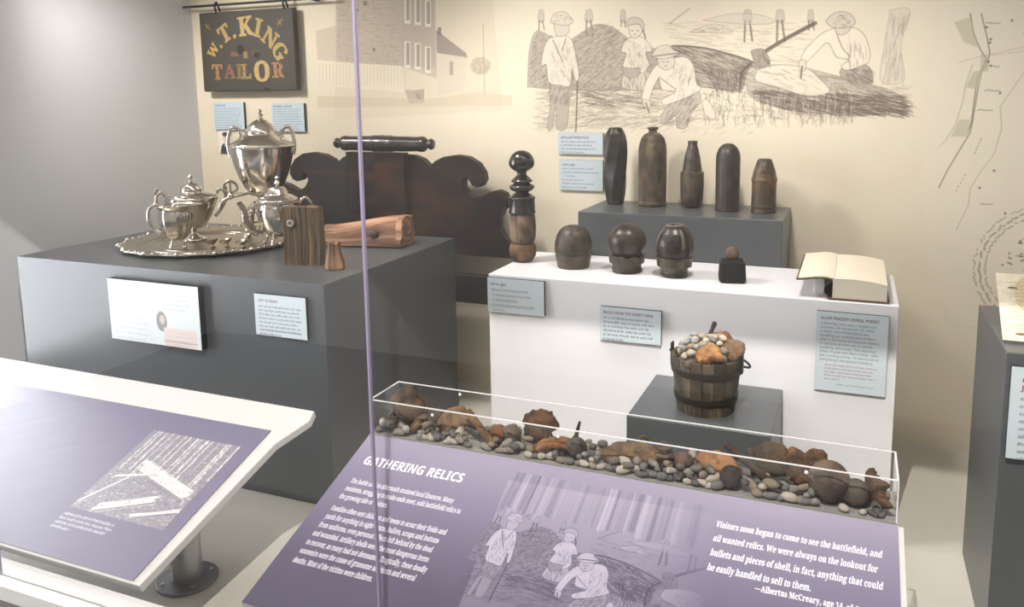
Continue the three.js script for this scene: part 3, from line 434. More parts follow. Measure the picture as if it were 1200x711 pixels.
board([318, 122], [355, 120], [358, 154], [320, 154], 0, 0.016, 'pale blue wall label below the right end of the painted sign', (g, W, H) => { bars(g, 24, 30, 300, 1, 30, 20, '#3b5a70', 1, 0.8); bars(g, 24, 70, 450, 11, 32, 12, '#52626e', 0.5, 0.6); }, '#c5d4de');
{ // label on the right plinth
  const z = Qp.z1 + 0.016, a = onZ(1185, 429, z), b = onZ(1179, 536, z), x0 = (a.x + b.x) / 2, w = 0.29, h = a.y - b.y;
  const o = thing('label_board', 'pale blue label on the front of the plinth with the old paper', 'label', [x0 + w / 2, b.y, Qp.z1 + 0.0005]);
  part('backing', box(-w / 2, w / 2, 0, h, 0, 0.014), M.boardEdge, o);
  part('face', box(-w / 2, w / 2, 0, h, 0.0145, 0.016), labelFace(w, h, (g, W, H) => { fillText(g, 'OLI', 40, 66, 0, 32, red); fillText(g, 'JULI', 40, 100, 0, 32, red); bars(g, 40, 132, 430, 9, 33, 11, ink, 0.6, 0.75); bars(g, 70, 458, 380, 5, 30, 9, '#9a3f48', 0.6, 0.7); }), o);
}

// ================================================================ painted sign on its rod
{
  const z = 0.055, P = [[231, 15], [341, 9], [350, 106], [241, 107]].map(([u, v]) => onZ(u, v, z)), cx = (P[0].x + P[1].x + P[2].x + P[3].x) / 4, y0 = (P[2].y + P[3].y) / 2, y1 = (P[0].y + P[1].y) / 2, w = (P[1].x + P[2].x - P[0].x - P[3].x) / 2, h = y1 - y0;
  const [c, g] = canvas(1024, Math.round(1024 * h / w)), H = c.height;
  g.fillStyle = '#3d3a33'; g.fillRect(0, 0, 1024, H);
  for (let i = 0; i < 5000; i++) { g.globalAlpha = 0.12; g.fillStyle = ['#2c2a26', '#55504a', '#4a3f30', '#5d5a50'][Math.floor(rnd() * 4)]; g.fillRect(rr(0, 1024), rr(0, H), rr(4, 70), rr(1, 4)); }
  g.globalAlpha = 1; g.textAlign = 'center'; g.textBaseline = 'alphabetic';
  const put = (t, fx, fy, deg, size, col, st = 8) => { g.save(); g.translate(fx * 1024, fy * H); g.rotate(deg * Math.PI / 180); g.font = 'bold ' + size + 'px serif'; g.fillStyle = col; g.strokeStyle = col; g.lineWidth = st; g.fillText(t, 0, size * 0.35); g.strokeText(t, 0, size * 0.35); g.restore(); };
  put('W', 0.13, 0.48, -52, 120, '#b5944f', 6); put('.', 0.2, 0.39, -40, 130, '#b08c48'); put('T', 0.27, 0.27, -30, 200, '#aa8e56'); put('.', 0.365, 0.24, -15, 180, '#b5944f'); put('K', 0.5, 0.19, -4, 225, '#b59a60'); put('I', 0.635, 0.22, 16, 215, '#ac9058'); put('N', 0.755, 0.35, 38, 205, '#a98d55'); put('G', 0.85, 0.52, 58, 200, '#ac9058');
  put('T', 0.16, 0.76, 0, 185, '#a0754a'); put('A', 0.3, 0.76, 0, 165, '#8d5f40'); put('I', 0.405, 0.76, 0, 175, '#8a6a44'); put('L', 0.48, 0.76, 0, 175, '#a5844f'); put('O', 0.65, 0.765, 0, 235, '#b99d64', 12); put('R', 0.82, 0.755, 0, 180, '#a8774a');
  for (let i = 0; i < 1400; i++) { g.globalAlpha = rr(0.2, 0.75); g.fillStyle = '#3d3a33'; const t6 = rr(60, 960); if (t6 < 560 || t6 > 760 || i % 4 === 0) g.fillRect(t6, rr(430, 620), rr(3, 26), rr(1, 6)); if (i % 4 === 0) g.fillRect(rr(60, 960), rr(30, 430), rr(3, 18), rr(1, 4)); }
  g.globalAlpha = 0.9; for (const [x, y, a] of [[90, 120, 0.7], [890, 110, -0.7]]) { g.save(); g.translate(x, y); g.rotate(a); g.fillStyle = '#9a7a45'; g.fillRect(-40, -6, 80, 12); g.fillRect(-10, -30, 8, 60); g.restore(); }
  g.globalAlpha = 0.75; g.fillStyle = '#8a5a3c'; g.fillRect(330, 350, 90, 40); g.fillStyle = '#a07f4a'; g.fillRect(470, 350, 50, 60); g.fillStyle = '#6a4a36'; g.fillRect(560, 345, 80, 40);
  g.globalAlpha = 1; g.fillStyle = '#14120f'; for (const [x, y, a, b] of [[440, 330, 40, 44], [620, 385, 34, 26], [720, 690, 44, 18]]) { g.beginPath(); g.ellipse(x, y, a, b, 0.3, 0, 7); g.fill(); }
  const t = ctex(c); t.wrapS = t.wrapT = THREE.ClampToEdgeWrapping;
  const o = thing('trade_sign', 'weathered black painted wooden sign reading W. T. KING TAILOR', 'sign', [cx, y0, z]);
  const tilt = Math.atan2(P[1].y - P[0].y, P[1].x - P[0].x);
  part('board', box(-w / 2, w / 2, 0, h, -0.03, 0, 0.004), std({ color: 0x3a362f, roughness: 0.8 }), o);
  part('painted_face', box(-w / 2 + 0.004, w / 2 - 0.004, 0.004, h - 0.004, -0.001, 0.001), std({ map: t, roughness: 0.7, bumpMap: grainBump, bumpScale: 0.001 }), o);
  const fr = std({ color: 0x2f2b26, roughness: 0.7 });
  for (const x of [-w * 0.3, w * 0.42]) part('hanger', tube([[x, h - 0.01, 0.003], [x, h + 0.03, 0.012], [x, h + 0.05, 0], [x, h + 0.03, -0.012], [x, h - 0.01, -0.03]], 0.005, 16, 6), M.black, o);
  void fr; void tilt;
  const a = onZ(212, 10, z), b = onZ(388, 3, z), rod = thing('hanging_rod', 'thin black iron rod with ball end holding the painted sign', 'rod', [a.x, y1 + 0.035, z]);
  const L = b.x - a.x; part('bar', new THREE.CylinderGeometry(0.006, 0.006, L, 10).rotateZ(Math.PI / 2).translate(L / 2, 0, 0), M.black, rod); part('ball_end', new THREE.SphereGeometry(0.012, 14, 10), M.black, rod);
  for (const x of [L * 0.88]) part('wall_bracket', box(x - 0.008, x + 0.008, -0.008, 0.008, -z, 0), M.black, rod);
}

// ================================================================ carved bed headboard
{
  const zf = 0.19, th = 0.05, mid = onZ(447, 200, zf).x;
  const R = [[447, 180], [470, 180.5], [484, 182], [493.6, 186], [500, 192], [502.9, 195], [508.8, 188.8], [519, 183.7], [534, 181.5], [547.6, 183.7], [559.4, 191.3], [566, 201.4], [567.8, 210.7], [564.4, 217.5], [558.5, 220], [552.6, 217.5], [549.3, 212], [546.5, 208], [543, 211], [542.5, 218], [547, 226], [554.3, 231], [562.7, 230], [572.9, 225], [583, 222.8], [590.6, 225.9], [594.4, 232.6], [594, 240], [589, 248], [584.6, 257], [584.6, 267], [590, 278], [600, 286], [612, 288]].map(([u, v]) => { const p = onZ(u, v, zf); return [p.x - mid, p.y]; });
  const bot = onZ(540, 299, zf).y, lowT = onZ(555, 323, zf).y, lowB = onZ(555, 356, zf).y;
  const right = [...R, [R[R.length - 1][0], bot]], left = right.slice().reverse().map(([x, y]) => [-x, y]).slice(0, -1);
  const pts = [...left.map(([x, y]) => new THREE.Vector2(x, y)), ...right.map(([x, y]) => new THREE.Vector2(x, y))];
  const geo = new THREE.ExtrudeGeometry(new THREE.Shape(pts), { depth: th - 0.012, bevelEnabled: true, bevelThickness: 0.006, bevelSize: 0.005, bevelOffset: -0.005, bevelSegments: 3 }).translate(0, -lowB, -th + 0.006);
  const wood = woodTex(0x241610, 0x0f0907, 0x4a2a1b, 2.5, 16, 21, 0.6, 2);
  const uvm = (g, k = 1.2) => { const p = g.attributes.position, u = g.attributes.uv; for (let i = 0; i < p.count; i++) u.setXY(i, p.getX(i) * k, p.getY(i) * k); return g; };
  const mat = phy({ map: wood, roughness: 0.44, specularIntensity: 0.4, bumpMap: grainBump, bumpScale: 0.0006 }), matD = phy({ color: 0x1b1411, roughness: 0.3, clearcoat: 0.4, clearcoatRoughness: 0.22 });
  const o = thing('headboard', 'dark carved wooden bed headboard with scrolls and a turned roll on top', 'headboard', [mid, lowB, zf]);
  part('scroll_board', uvm(geo), mat, o);
  { // bowed centre panel
    const xa = onZ(412, 210, zf).x - mid, xb = onZ(479, 210, zf).x - mid, ya = onZ(450, 252, zf).y - lowB, yb = onZ(450, 178, zf).y - lowB, g = new THREE.BoxGeometry(xb - xa, yb - ya, 0.03, 24, 12, 1);
    warp(g, (v) => { const t = v.x / ((xb - xa) / 2), s = (v.y + (yb - ya) / 2) / (yb - ya); if (v.z > 0) v.z += 0.028 * Math.sqrt(Math.max(0, 1 - t * t * 0.9)) * sstep(-0.25, 0.4, s); }); g.translate((xa + xb) / 2, (ya + yb) / 2, 0.014);
    part('centre_panel', uvm(g), mat, o);
    const kx = onZ(453, 188, zf).x - mid, ky = onZ(453, 189.5, zf).y - lowB; part('peg_hole', new THREE.CylinderGeometry(0.011, 0.011, 0.004, 14).rotateX(Math.PI / 2).translate(kx, ky, 0.054), M.black, o);
  }
  { // roll
    const L0 = onZ(390, 168, zf + 0.03), L1 = onZ(506, 169, zf + 0.03), c = (L0.x + L1.x) / 2 - mid, half = (L1.x - L0.x) / 2, y = (L0.y + L1.y) / 2 - lowB, pr = [[0.001, -1], [0.02, -0.99], [0.026, -0.95], [0.02, -0.905], [0.012, -0.885], [0.022, -0.87], [0.034, -0.82], [0.036, -0.76], [0.033, -0.68], [0.035, -0.5], [0.036, -0.2], [0.04, -0.17], [0.034, -0.13], [0.04, -0.09], [0.034, -0.05], [0.041, 0]];
    const full = [...pr, ...pr.slice(0, -1).reverse().map(([r, t]) => [r, -t])].map(([r, t]) => [r, t * half]);
    part('turned_roll', lathe(full, 32).rotateZ(Math.PI / 2).translate(c, y, 0.012), matD, o);
  }
  const wx = right[right.length - 1][0];
  part('lower_rail', uvm(box(-wx + 0.02, wx - 0.02, 0, lowT - lowB, -0.045, -0.005, 0.004)), matD, o);
  for (const s of [-1, 1]) { part('side_post', box(s * wx - 0.035, s * wx + 0.035, -lowB, bot - lowB + 0.06, -0.05, -0.004, 0.006), matD, o); const p = onZ(596, 240, zf); part('tenon', box(s * (p.x - mid - 0.02), s * (p.x - mid - 0.02) + 0.001, 0, 0.001, 0, 0.001), matD, o); }
  o.children.filter((m) => m.name === 'tenon').forEach((m) => o.remove(m));
  for (const s of [-1, 1]) { const p = onZ(590, 240, zf), q = onZ(606, 240, zf), w = q.x - p.x; part('tenon', new THREE.CylinderGeometry(0.014, 0.02, w, 14).rotateZ(Math.PI / 2).translate(s * (p.x - mid + w / 2), p.y - lowB, -0.022), matD, o); }
}

// ================================================================ turned bed post on the white plinth
{
  const s = stand(597, 629, 176, 309, Wp.h), h = s.h, u = (px) => px * s.r / 16;
  const prof = (a) => a.map(([w, t]) => [u(w), t * h]);
  const o = thing('bed_post', 'turned dark wood bed post top with a raw broken lower end', 'bed post', [s.x, s.y, s.z]);
  const dk = phy({ color: 0x1d1815, roughness: 0.22, clearcoat: 0.5, clearcoatRoughness: 0.15 });
  const raw = std({ map: woodTex(0x6d5a48, 0x3b2d22, 0x9a8064, 9, 2, 31), roughness: 0.75 }), foot = std({ map: woodTex(0x4d3a28, 0x2a1d14, 0x8a6238, 9, 3, 37), roughness: 0.7 });
  part('finial', lathe(spline(prof([[0.5, 1], [5, 0.995], [11, 0.965], [14.5, 0.91], [14, 0.86], [9.5, 0.825], [6, 0.81], [5.5, 0.785], [8, 0.765], [12, 0.735], [12, 0.72], [9, 0.71], [13.5, 0.69], [14.5, 0.67], [12, 0.645], [8, 0.63], [7.5, 0.615]]), 90), 40), dk, o);
  part('collar', lathe(prof([[7.5, 0.62], [10, 0.615], [12, 0.6], [15, 0.585], [15.6, 0.575], [14.6, 0.56], [15, 0.5], [15, 0.46], [15.8, 0.45], [15.5, 0.44], [12, 0.435], [8, 0.43]]), 40), dk, o);
  part('shaft', warp(lathe(spline(prof([[8, 0.445], [14, 0.43], [15.3, 0.36], [15.6, 0.28], [14.6, 0.21], [12.5, 0.175], [8, 0.16]]), 40), 40), (v) => { const n = 1 + 0.05 * fbm(v.x * 30, v.y * 12, v.z * 30, 3, 4); v.x *= n; v.z *= n; }), raw, o);
  part('foot', warp(lathe(prof([[8, 0.175], [12, 0.17], [14.5, 0.155], [16, 0.12], [16.2, 0.1], [15.6, 0.06], [12.5, 0.02], [10, 0], [0.01, 0]]), 14), (v) => { const n = 1 + 0.06 * fbm(v.x * 40, v.y * 20, v.z * 40, 3, 8); v.x *= n; v.z *= n; }), foot, o);
}

// ================================================================ artillery shells on the riser
const rust = (a, b, c2, s, f = 30) => { const A = C(a), B = C(b), D2 = C(c2); return (v, k) => { const n = 0.5 + 1.5 * fbm(v.x * f * 1.6, v.y * f * 1.2, v.z * f * 1.6, 5, s), m = sstep(0.02, 0.4, fbm(v.x * f * 0.7 + 9, v.y * f * 0.6, v.z * f * 0.7, 4, s + 5)); k.copy(A).lerp(B, clamp(n)).lerp(D2, m * 0.8); }; };
const ring = (g, n = 60) => g;
function shell(name, label, px, prof, cols, s, mat = M.iron, seg = 48, n = 70, rough = 0.012) {
  const q = stand(px[0], px[1], px[2], px[3], Rp.h), pts = prof(q.r, q.h);
  const g = warp(lathe(pts, seg), (v) => { const k = 1 + rough * fbm(v.x * 60, v.y * 60, v.z * 60, 3, s); v.x *= k; v.z *= k; });
  tint(g, rust(...cols, s)); return solo(name, g, mat, label, 'shell', [q.x, q.y, q.z], 'artillery shells on the dark riser');
}
const dense = (pts, k = 6) => { const o = []; for (let i = 0; i < pts.length - 1; i++) for (let j = 0; j < k; j++) o.push([lerp(pts[i][0], pts[i + 1][0], j / k), lerp(pts[i][1], pts[i + 1][1], j / k)]); o.push(pts[pts.length - 1]); return o; };
{ // hexagonal twisted bolt
  const q = stand(707, 735, 149, 241, Rp.h), r = q.r, h = q.h, g = lathe(dense([[0.001, 0], [r * 0.62, 0], [r * 0.7, h * 0.02], [r * 0.88, h * 0.2], [r * 0.98, h * 0.35], [r, h * 0.5], [r, h * 0.68], [r * 0.93, h * 0.82], [r * 0.78, h * 0.92], [r * 0.6, h * 0.975], [r * 0.5, h * 0.995], [r * 0.3, h], [0.001, h]], 8), 72);
  warp(g, (v) => { const a = Math.atan2(v.z, v.x), t = a + v.y / h * 1.15 + 0.3, m = ((t % (Math.PI / 3)) + Math.PI / 3) % (Math.PI / 3) - Math.PI / 6, k = lerp(1, 0.9 / Math.cos(m), sstep(0, 0.1, v.y / h) * sstep(1.0, 0.85, v.y / h)); v.x *= k; v.z *= k; });
  tint(g, rust(0x262322, 0x3a342f, 0x423a31, 3)); solo('artillery_shell', g, M.ironDark, 'dark smooth hexagonal shell with twisting flats on the riser', 'shell', [q.x, q.y, q.z], 'artillery shells on the dark riser');
}
shell('artillery_shell', 'tall pitted brown shell with narrow neck and flat cap on the riser', [747.5, 781, 149, 243], (r, h) => dense([[0.001, 0], [r * 0.9, 0], [r, h * 0.02], [r, h * 0.05], [r * 0.95, h * 0.06], [r * 0.97, h * 0.4], [r * 0.96, h * 0.7], [r * 0.93, h * 0.78], [r * 0.8, h * 0.86], [r * 0.55, h * 0.915], [r * 0.3, h * 0.935], [r * 0.27, h * 0.96], [r * 0.3, h * 0.97], [r * 0.38, h * 0.978], [r * 0.38, h], [r * 0.2, h], [0.001, h * 0.985]]), [0x352d24, 0x584a39, 0x6c5e49], 11, M.ironRough, 48, 70, 0.03);
shell('artillery_shell', 'slim brown shell with stepped collar and conical nose on the riser', [797, 824, 165, 244.5], (r, h) => dense([[0.001, 0], [r * 0.5, 0], [r * 0.8, h * 0.03], [r * 0.9, h * 0.08], [r * 0.95, h * 0.15], [r, h * 0.3], [r, h * 0.52], [r * 0.98, h * 0.535], [r * 0.84, h * 0.54], [r * 0.8, h * 0.6], [r * 0.68, h * 0.75], [r * 0.5, h * 0.88], [r * 0.38, h * 0.95], [r * 0.42, h * 0.96], [r * 0.4, h], [0.001, h]]), [0x302923, 0x4b4036, 0x574b3d], 13);
shell('artillery_shell', 'plain dark brown shell with smooth rounded nose on the riser', [838, 866, 168, 248.5], (r, h) => dense([[0.001, 0], [r * 0.95, 0], [r, h * 0.015], [r, h * 0.035], [r * 0.97, h * 0.045], [r * 0.99, h * 0.4], [r, h * 0.78], [r * 0.94, h * 0.86], [r * 0.78, h * 0.93], [r * 0.5, h * 0.98], [r * 0.4, h * 0.99], [r * 0.2, h], [0.001, h]]), [0x28241f, 0x403932, 0x4a4036], 17);
shell('artillery_shell', 'short rusty shell with a cap ring and pointed nose on the riser', [880, 909, 186, 250.5], (r, h) => dense([[0.001, 0], [r * 0.97, 0], [r, h * 0.02], [r * 0.98, h * 0.05], [r * 0.94, h * 0.06], [r * 0.95, h * 0.1], [r, h * 0.12], [r * 0.97, h * 0.14], [r * 0.96, h * 0.4], [r * 0.97, h * 0.58], [r * 1.02, h * 0.6], [r * 1.0, h * 0.63], [r * 0.95, h * 0.66], [r * 0.85, h * 0.78], [r * 0.65, h * 0.92], [r * 0.55, h * 0.98], [r * 0.45, h], [0.001, h]]), [0x312a23, 0x4e4234, 0x6b5134], 19);

// ================================================================ cannonballs on the white plinth
{
  const q = stand(650, 694, 264, 317, Wp.h), r = q.r, h = q.h;
  const o = thing('shell_and_sabot', 'squat brown cannonball with flat top set in a wooden sabot', 'cannonball', [q.x, q.y, q.z]);
  const gb = warp(lathe(dense([[0.001, h], [r * 0.3, h], [r * 0.34, h * 0.985], [r * 0.5, h * 0.975], [r * 0.7, h * 0.9], [r * 0.88, h * 0.77], [r * 0.98, h * 0.6], [r, h * 0.48], [r * 0.98, h * 0.38], [r * 0.93, h * 0.33]].reverse()), 48), (v) => { const k = 1 + 0.012 * fbm(v.x * 50, v.y * 50, v.z * 50, 3, 3); v.x *= k; v.z *= k; });
  part('ball', tint(gb, rust(0x332a22, 0x4a3f33, 0x3d332a, 23)), M.iron, o);
  const gs = warp(lathe(dense([[0.001, 0], [r * 0.82, 0], [r * 0.86, h * 0.02], [r * 0.92, h * 0.2], [r * 0.97, h * 0.34], [r * 0.9, h * 0.36], [r * 0.7, h * 0.34]]), 48), (v) => { const a = Math.atan2(v.z, v.x); if (v.y > h * 0.25) v.y += h * 0.05 * Math.sin(a * 3 + 0.6) * sstep(0.25, 0.35, v.y / h); });
  part('sabot', tint(gs, rust(0x3b3025, 0x504334, 0x564838, 29)), M.iron, o);
}
{
  const q = stand(712, 757, 261, 323, Wp.h), r = q.r, h = q.h;
  const o = thing('shell_and_sabot', 'round glossy dark cannonball resting on a cracked stepped wooden sabot', 'cannonball', [q.x, q.y, q.z]);
  const gb = new THREE.SphereGeometry(1, 56, 40).scale(r, r * 0.98, r).translate(0, h - r * 0.98, 0); part('ball', tint(gb, rust(0x261f1a, 0x413730, 0x4d4136, 33)), M.ironDark, o);
  const gs = warp(lathe(dense([[0.001, 0], [r * 0.7, 0], [r * 0.76, h * 0.02], [r * 0.74, h * 0.05], [r * 0.8, h * 0.07], [r * 0.74, h * 0.1], [r * 0.76, h * 0.18], [r * 0.9, h * 0.2], [r * 0.95, h * 0.33], [r * 0.8, h * 0.36], [r * 0.5, h * 0.3]]), 48), (v) => { const a = Math.atan2(v.z, v.x), n = fbm(Math.cos(a) * 3, v.y * 20, Math.sin(a) * 3, 3, 5); if (v.y > h * 0.24) v.y += h * 0.07 * n; });
  part('sabot', tint(gs, rust(0x2f271d, 0x4a3f30, 0x41402e, 35)), M.iron, o);
}
{
  const q = stand(768, 812, 263, 328, Wp.h), r = q.r, h = q.h;
  const o = thing('shell_and_sabot', 'dark cannonball bound with crossed straps and a hole on top, on sabot', 'cannonball', [q.x, q.y, q.z]);
  const cy = h - r * 1.02, gb = lathe(dense([[0.001, h * 0.965], [r * 0.22, h * 0.965], [r * 0.26, h * 0.99], [r * 0.34, h], [r * 0.42, h * 0.985], [r * 0.6, h * 0.935], [r * 0.8, h * 0.85], [r * 0.95, h * 0.73], [r, h * 0.62], [r * 0.99, h * 0.5], [r * 0.92, h * 0.4], [r * 0.8, h * 0.35]].reverse()), 56);
  part('ball', tint(gb, rust(0x1f1b19, 0x332c27, 0x3a3029, 43)), M.ironDark, o);
  for (let i = 0; i < 4; i++) { const a = 0.9 + i * Math.PI / 2, pts = []; for (let j = 0; j <= 14; j++) { const t = lerp(0.18, 1.75, j / 14); pts.push([Math.sin(t) * r * 1.005, cy + Math.cos(t) * r * 1.0]); } const st = new THREE.CylinderGeometry(1, 1, 1, 3, 14, true); const pos = []; const idx = []; pts.forEach(([rr2, y], j) => { for (let k = -1; k <= 1; k += 2) { const w = 0.0055 / Math.max(rr2, 0.012); pos.push(Math.cos(a + k * w) * (rr2 + 0.0015), y + 0.001, Math.sin(a + k * w) * (rr2 + 0.0015)); } if (j) idx.push(2 * j - 2, 2 * j - 1, 2 * j, 2 * j - 1, 2 * j + 1, 2 * j); }); const g = new THREE.BufferGeometry(); g.setAttribute('position', new THREE.Float32BufferAttribute(pos, 3)); g.setAttribute('uv', new THREE.Float32BufferAttribute(new Float32Array(pos.length / 3 * 2), 2)); g.setIndex(idx); g.computeVertexNormals(); part('strap', g, std({ color: 0x6d6356, roughness: 0.6, metalness: 0.3, side: THREE.DoubleSide }), o); void st; }
  part('top_ring', new THREE.TorusGeometry(r * 0.4, 0.006, 8, 40).rotateX(Math.PI / 2).scale(1, 0.7, 1).translate(0, h * 0.982, 0), std({ color: 0x6d6356, roughness: 0.6, metalness: 0.3 }), o);
  const gs = warp(lathe(dense([[0.001, 0], [r * 0.68, 0], [r * 0.72, h * 0.02], [r * 0.72, h * 0.05], [r * 0.67, h * 0.06], [r * 0.72, h * 0.08], [r * 0.7, h * 0.12], [r * 0.74, h * 0.18], [r * 0.92, h * 0.2], [r * 0.96, h * 0.36], [r * 0.98, h * 0.37], [r * 0.97, h * 0.39], [r * 0.8, h * 0.38]]), 48), (v) => { const a = Math.atan2(v.z, v.x), n = fbm(Math.cos(a) * 2, v.y * 12, Math.sin(a) * 2, 3, 15); if (v.y > h * 0.15 && v.y < h * 0.3) v.y += h * 0.05 * n; });
  part('sabot', tint(gs, rust(0x221e1a, 0x423a2f, 0x5a5242, 45)), M.ironDark, o);
}
{ // bullet on a black velvet block
  const q = stand(840, 875, 304, 333, Wp.h), s = q.r * 0.9, h = q.h;
  solo('velvet_block', warp(new RoundedBoxGeometry(2 * s, h, 2 * s, 4, 0.014).translate(0, h / 2, 0), (v) => { const k = lerp(1, 0.9, v.y / h); v.x *= k; v.z *= k; }), M.velvet, 'small black velvet block on the white plinth', 'block', [q.x, q.y, q.z]).rotation.y = 0.2;
  const b = 0.0235, gb = tint(new THREE.SphereGeometry(b, 28, 20), rust(0x4a3a30, 0x6d5646, 0x7d6652, 53, 60));
  solo('iron_ball', gb, M.ironRough, 'small brown ball on top of the black velvet block', 'ball', [q.x, q.y + h + b * 0.92, q.z]);
}

// ================================================================ open book
{
  const y = Wp.h, a = onY(975, 351, y), o = thing('open_book', 'thick old open book with cream pages and worn brown cover', 'book', [a.x, y, a.z]);
  // local frame: +x to the right page's outer edge, -z up the page
  const rb = onY(1037, 355, y), wR = rb.x - a.x + 0.005, tp = 0.058, sp = onY(985, 279, y + tp + 0.01), dz = a.z - sp.z, dx = 0.0;
  o.rotation.y = 0.0;
  const paper = std({ color: 0xd9c8a6, roughness: 0.85, bumpMap: grainBump, bumpScale: 0.0004 }), edge = std({ color: 0xd8cfbb, roughness: 0.8 }), cover = std({ map: woodTex(0x5a3f28, 0x35241a, 0x7a5a38, 4, 4, 61), roughness: 0.7 });
  const L = Math.min(dz, 0.40), lx = onY(934, 331, y + tp).x - a.x;
  // page sheet with hand-written lines
  const pg = (seedN, full) => { const [c, g] = canvas(400, 600); g.fillStyle = '#e2d8c4'; g.fillRect(0, 0, 400, 600); for (let i = 0; i < 700; i++) { g.globalAlpha = 0.05; g.fillStyle = '#b89b68'; g.fillRect(rr(0, 400), rr(0, 600), rr(2, 20), rr(1, 4)); } g.globalAlpha = 0.45; g.strokeStyle = '#8a7456'; g.lineWidth = 2; if (full) for (const [x, y0, n, w] of [[130, 60, 5, 180], [40, 90, 1, 60], [150, 260, 2, 120], [120, 330, 5, 200]]) for (let i = 0; i < n; i++) { g.beginPath(); for (let x2 = x; x2 < x + w; x2 += 7) g.lineTo(x2, y0 + i * 26 + rr(-4, 4)); g.stroke(); } else { g.globalAlpha = 0.12; for (let i = 0; i < 18; i++) { g.beginPath(); g.moveTo(40, 60 + i * 28); g.lineTo(360, 60 + i * 28); g.stroke(); } } g.globalAlpha = 1; return std({ map: ctex(c), roughness: 0.85 }); };
  const page = (w0, w1, y0fn, t, flip) => { const n = 16, g = new THREE.BoxGeometry(1, t, L, n, 1, 8); const p = g.attributes.position; for (let i = 0; i < p.count; i++) { const s = p.getX(i) + 0.5, x = lerp(w0, w1, s); p.setXYZ(i, x, y0fn(flip ? 1 - s : s) + p.getY(i), p.getZ(i) - L / 2); } g.computeVertexNormals(); return g; };
  part('back_cover', box(-0.012, wR + 0.008, 0.0005, 0.006, -L - 0.006, 0.006, 0.002), cover, o);
  part('page_block', (() => { const g = new THREE.BoxGeometry(wR, tp, L, 20, 8, 6).translate(wR / 2, 0.006 + tp / 2, -L / 2); return warp(g, (v) => { const s = v.x / wR, k = (v.y - 0.006) / tp; v.y = 0.006 + k * (tp - 0.012 * s + 0.006 * Math.sin(s * 3)); }); })(), edge, o);
  part('right_page', page(0, wR, (s) => 0.0075 + tp - 0.012 * s + 0.006 * Math.sin(s * 3), 0.0015), pg(1, true), o);
  part('spine', (() => { const n = 10, pos = [], idx = []; for (let i = 0; i <= n; i++) { const t = i / n * Math.PI, x = -0.004 - 0.02 * Math.sin(t), yy = 0.003 + (tp - 0.004) * (i / n); pos.push(x, yy, 0.006, x, yy, -L - 0.006); if (i) idx.push(2 * i - 2, 2 * i - 1, 2 * i, 2 * i - 1, 2 * i + 1, 2 * i); } const g = new THREE.BufferGeometry(); g.setAttribute('position', new THREE.Float32BufferAttribute(pos, 3)); g.setAttribute('uv', new THREE.Float32BufferAttribute(pos.flatMap((v, i) => (i % 3 === 2 ? [] : [v * 3])), 2)); g.setIndex(idx); g.computeVertexNormals(); const m = cover.clone(); m.side = THREE.DoubleSide; o.userData.sp = 1; return [g, m]; })()[0], (() => { const m = cover.clone(); m.side = THREE.DoubleSide; return m; })(), o);
  delete o.userData.sp;
  const ly = (s) => tp + 0.002 + 0.01 * Math.sin(s * Math.PI) * (1 - s) - 0.004 * s;
  part('left_page', page(lx, 0.004, (s) => ly(s) + 0.006, 0.004, true), pg(2, false), o);
  part('front_cover', page(lx - 0.006, 0.0, (s) => ly(s) + 0.001, 0.005, true), cover, o);
  part('cover_prop', box(lx * 0.55, lx * 0.25, 0.0005, tp - 0.004, -L * 0.7, -L * 0.15, 0.002), M.acrylicEdge, o);
  void paper; void dx;
}

// ================================================================ handwritten paper on the right plinth
{
  const y = Qp.h, b = onY(1175, 399, y + 0.004), tl = onZ(1162, 322, b.z - 0.165), w = 0.36, h = Math.hypot(tl.y - y, 0.165), [c, g] = canvas(512, Math.round(512 * h / w)), H = c.height;
  g.fillStyle = '#e0d8c6'; g.fillRect(0, 0, 512, H); for (let i = 0; i < 1500; i++) { g.globalAlpha = 0.06; g.fillStyle = rnd() < 0.3 ? '#8a6a3a' : '#cbb98c'; g.beginPath(); g.arc(rr(0, 512), rr(0, H), rr(2, 16), 0, 7); g.fill(); }
  g.globalAlpha = 0.35; g.fillStyle = '#a98b58'; g.fillRect(0, H * 0.49, 512, 3); g.beginPath(); g.ellipse(90, H * 0.3, 34, 80, 0.1, 0, 7); g.fill();
  g.globalAlpha = 0.5; g.strokeStyle = '#7a6a52'; g.lineWidth = 2.2; for (let i = 0; i < 14; i++) { const yy = 40 + i * (H - 80) / 13; g.beginPath(); for (let x = 26 + rr(0, 30); x < 480; x += 8) g.lineTo(x, yy + rr(-5, 5)); g.stroke(); }
  g.globalAlpha = 0.9; g.fillStyle = '#6a4a2c'; for (const [x, yy, a, d] of [[50, H * 0.22, 16, 5], [60, H * 0.9, 20, 5], [130, H * 0.88, 8, 5]]) { g.beginPath(); g.ellipse(x, yy, a, d, 0, 0, 7); g.fill(); }
  g.globalAlpha = 1;
  const o = thing('old_paper', 'stained handwritten cream paper leaning on a slanted mount on the grey plinth', 'paper', [b.x, y, b.z]), tilt = Math.atan2(0.165, tl.y - y);
  const sheet = part('sheet', new THREE.BoxGeometry(w, h, 0.002).translate(w / 2, h / 2 + 0.004, 0.004), std({ map: ctex(c), roughness: 0.85 }), o); sheet.rotation.x = -tilt;
  const mount = part('mount', new THREE.BoxGeometry(w - 0.004, h - 0.004, 0.006).translate(w / 2, h / 2 + 0.004, -0.001), M.rail, o); mount.rotation.x = -tilt;
  part('prop', box(w * 0.4, w * 0.6, 0.0005, h * 0.5, -0.14, -0.134), M.rail, o);
}

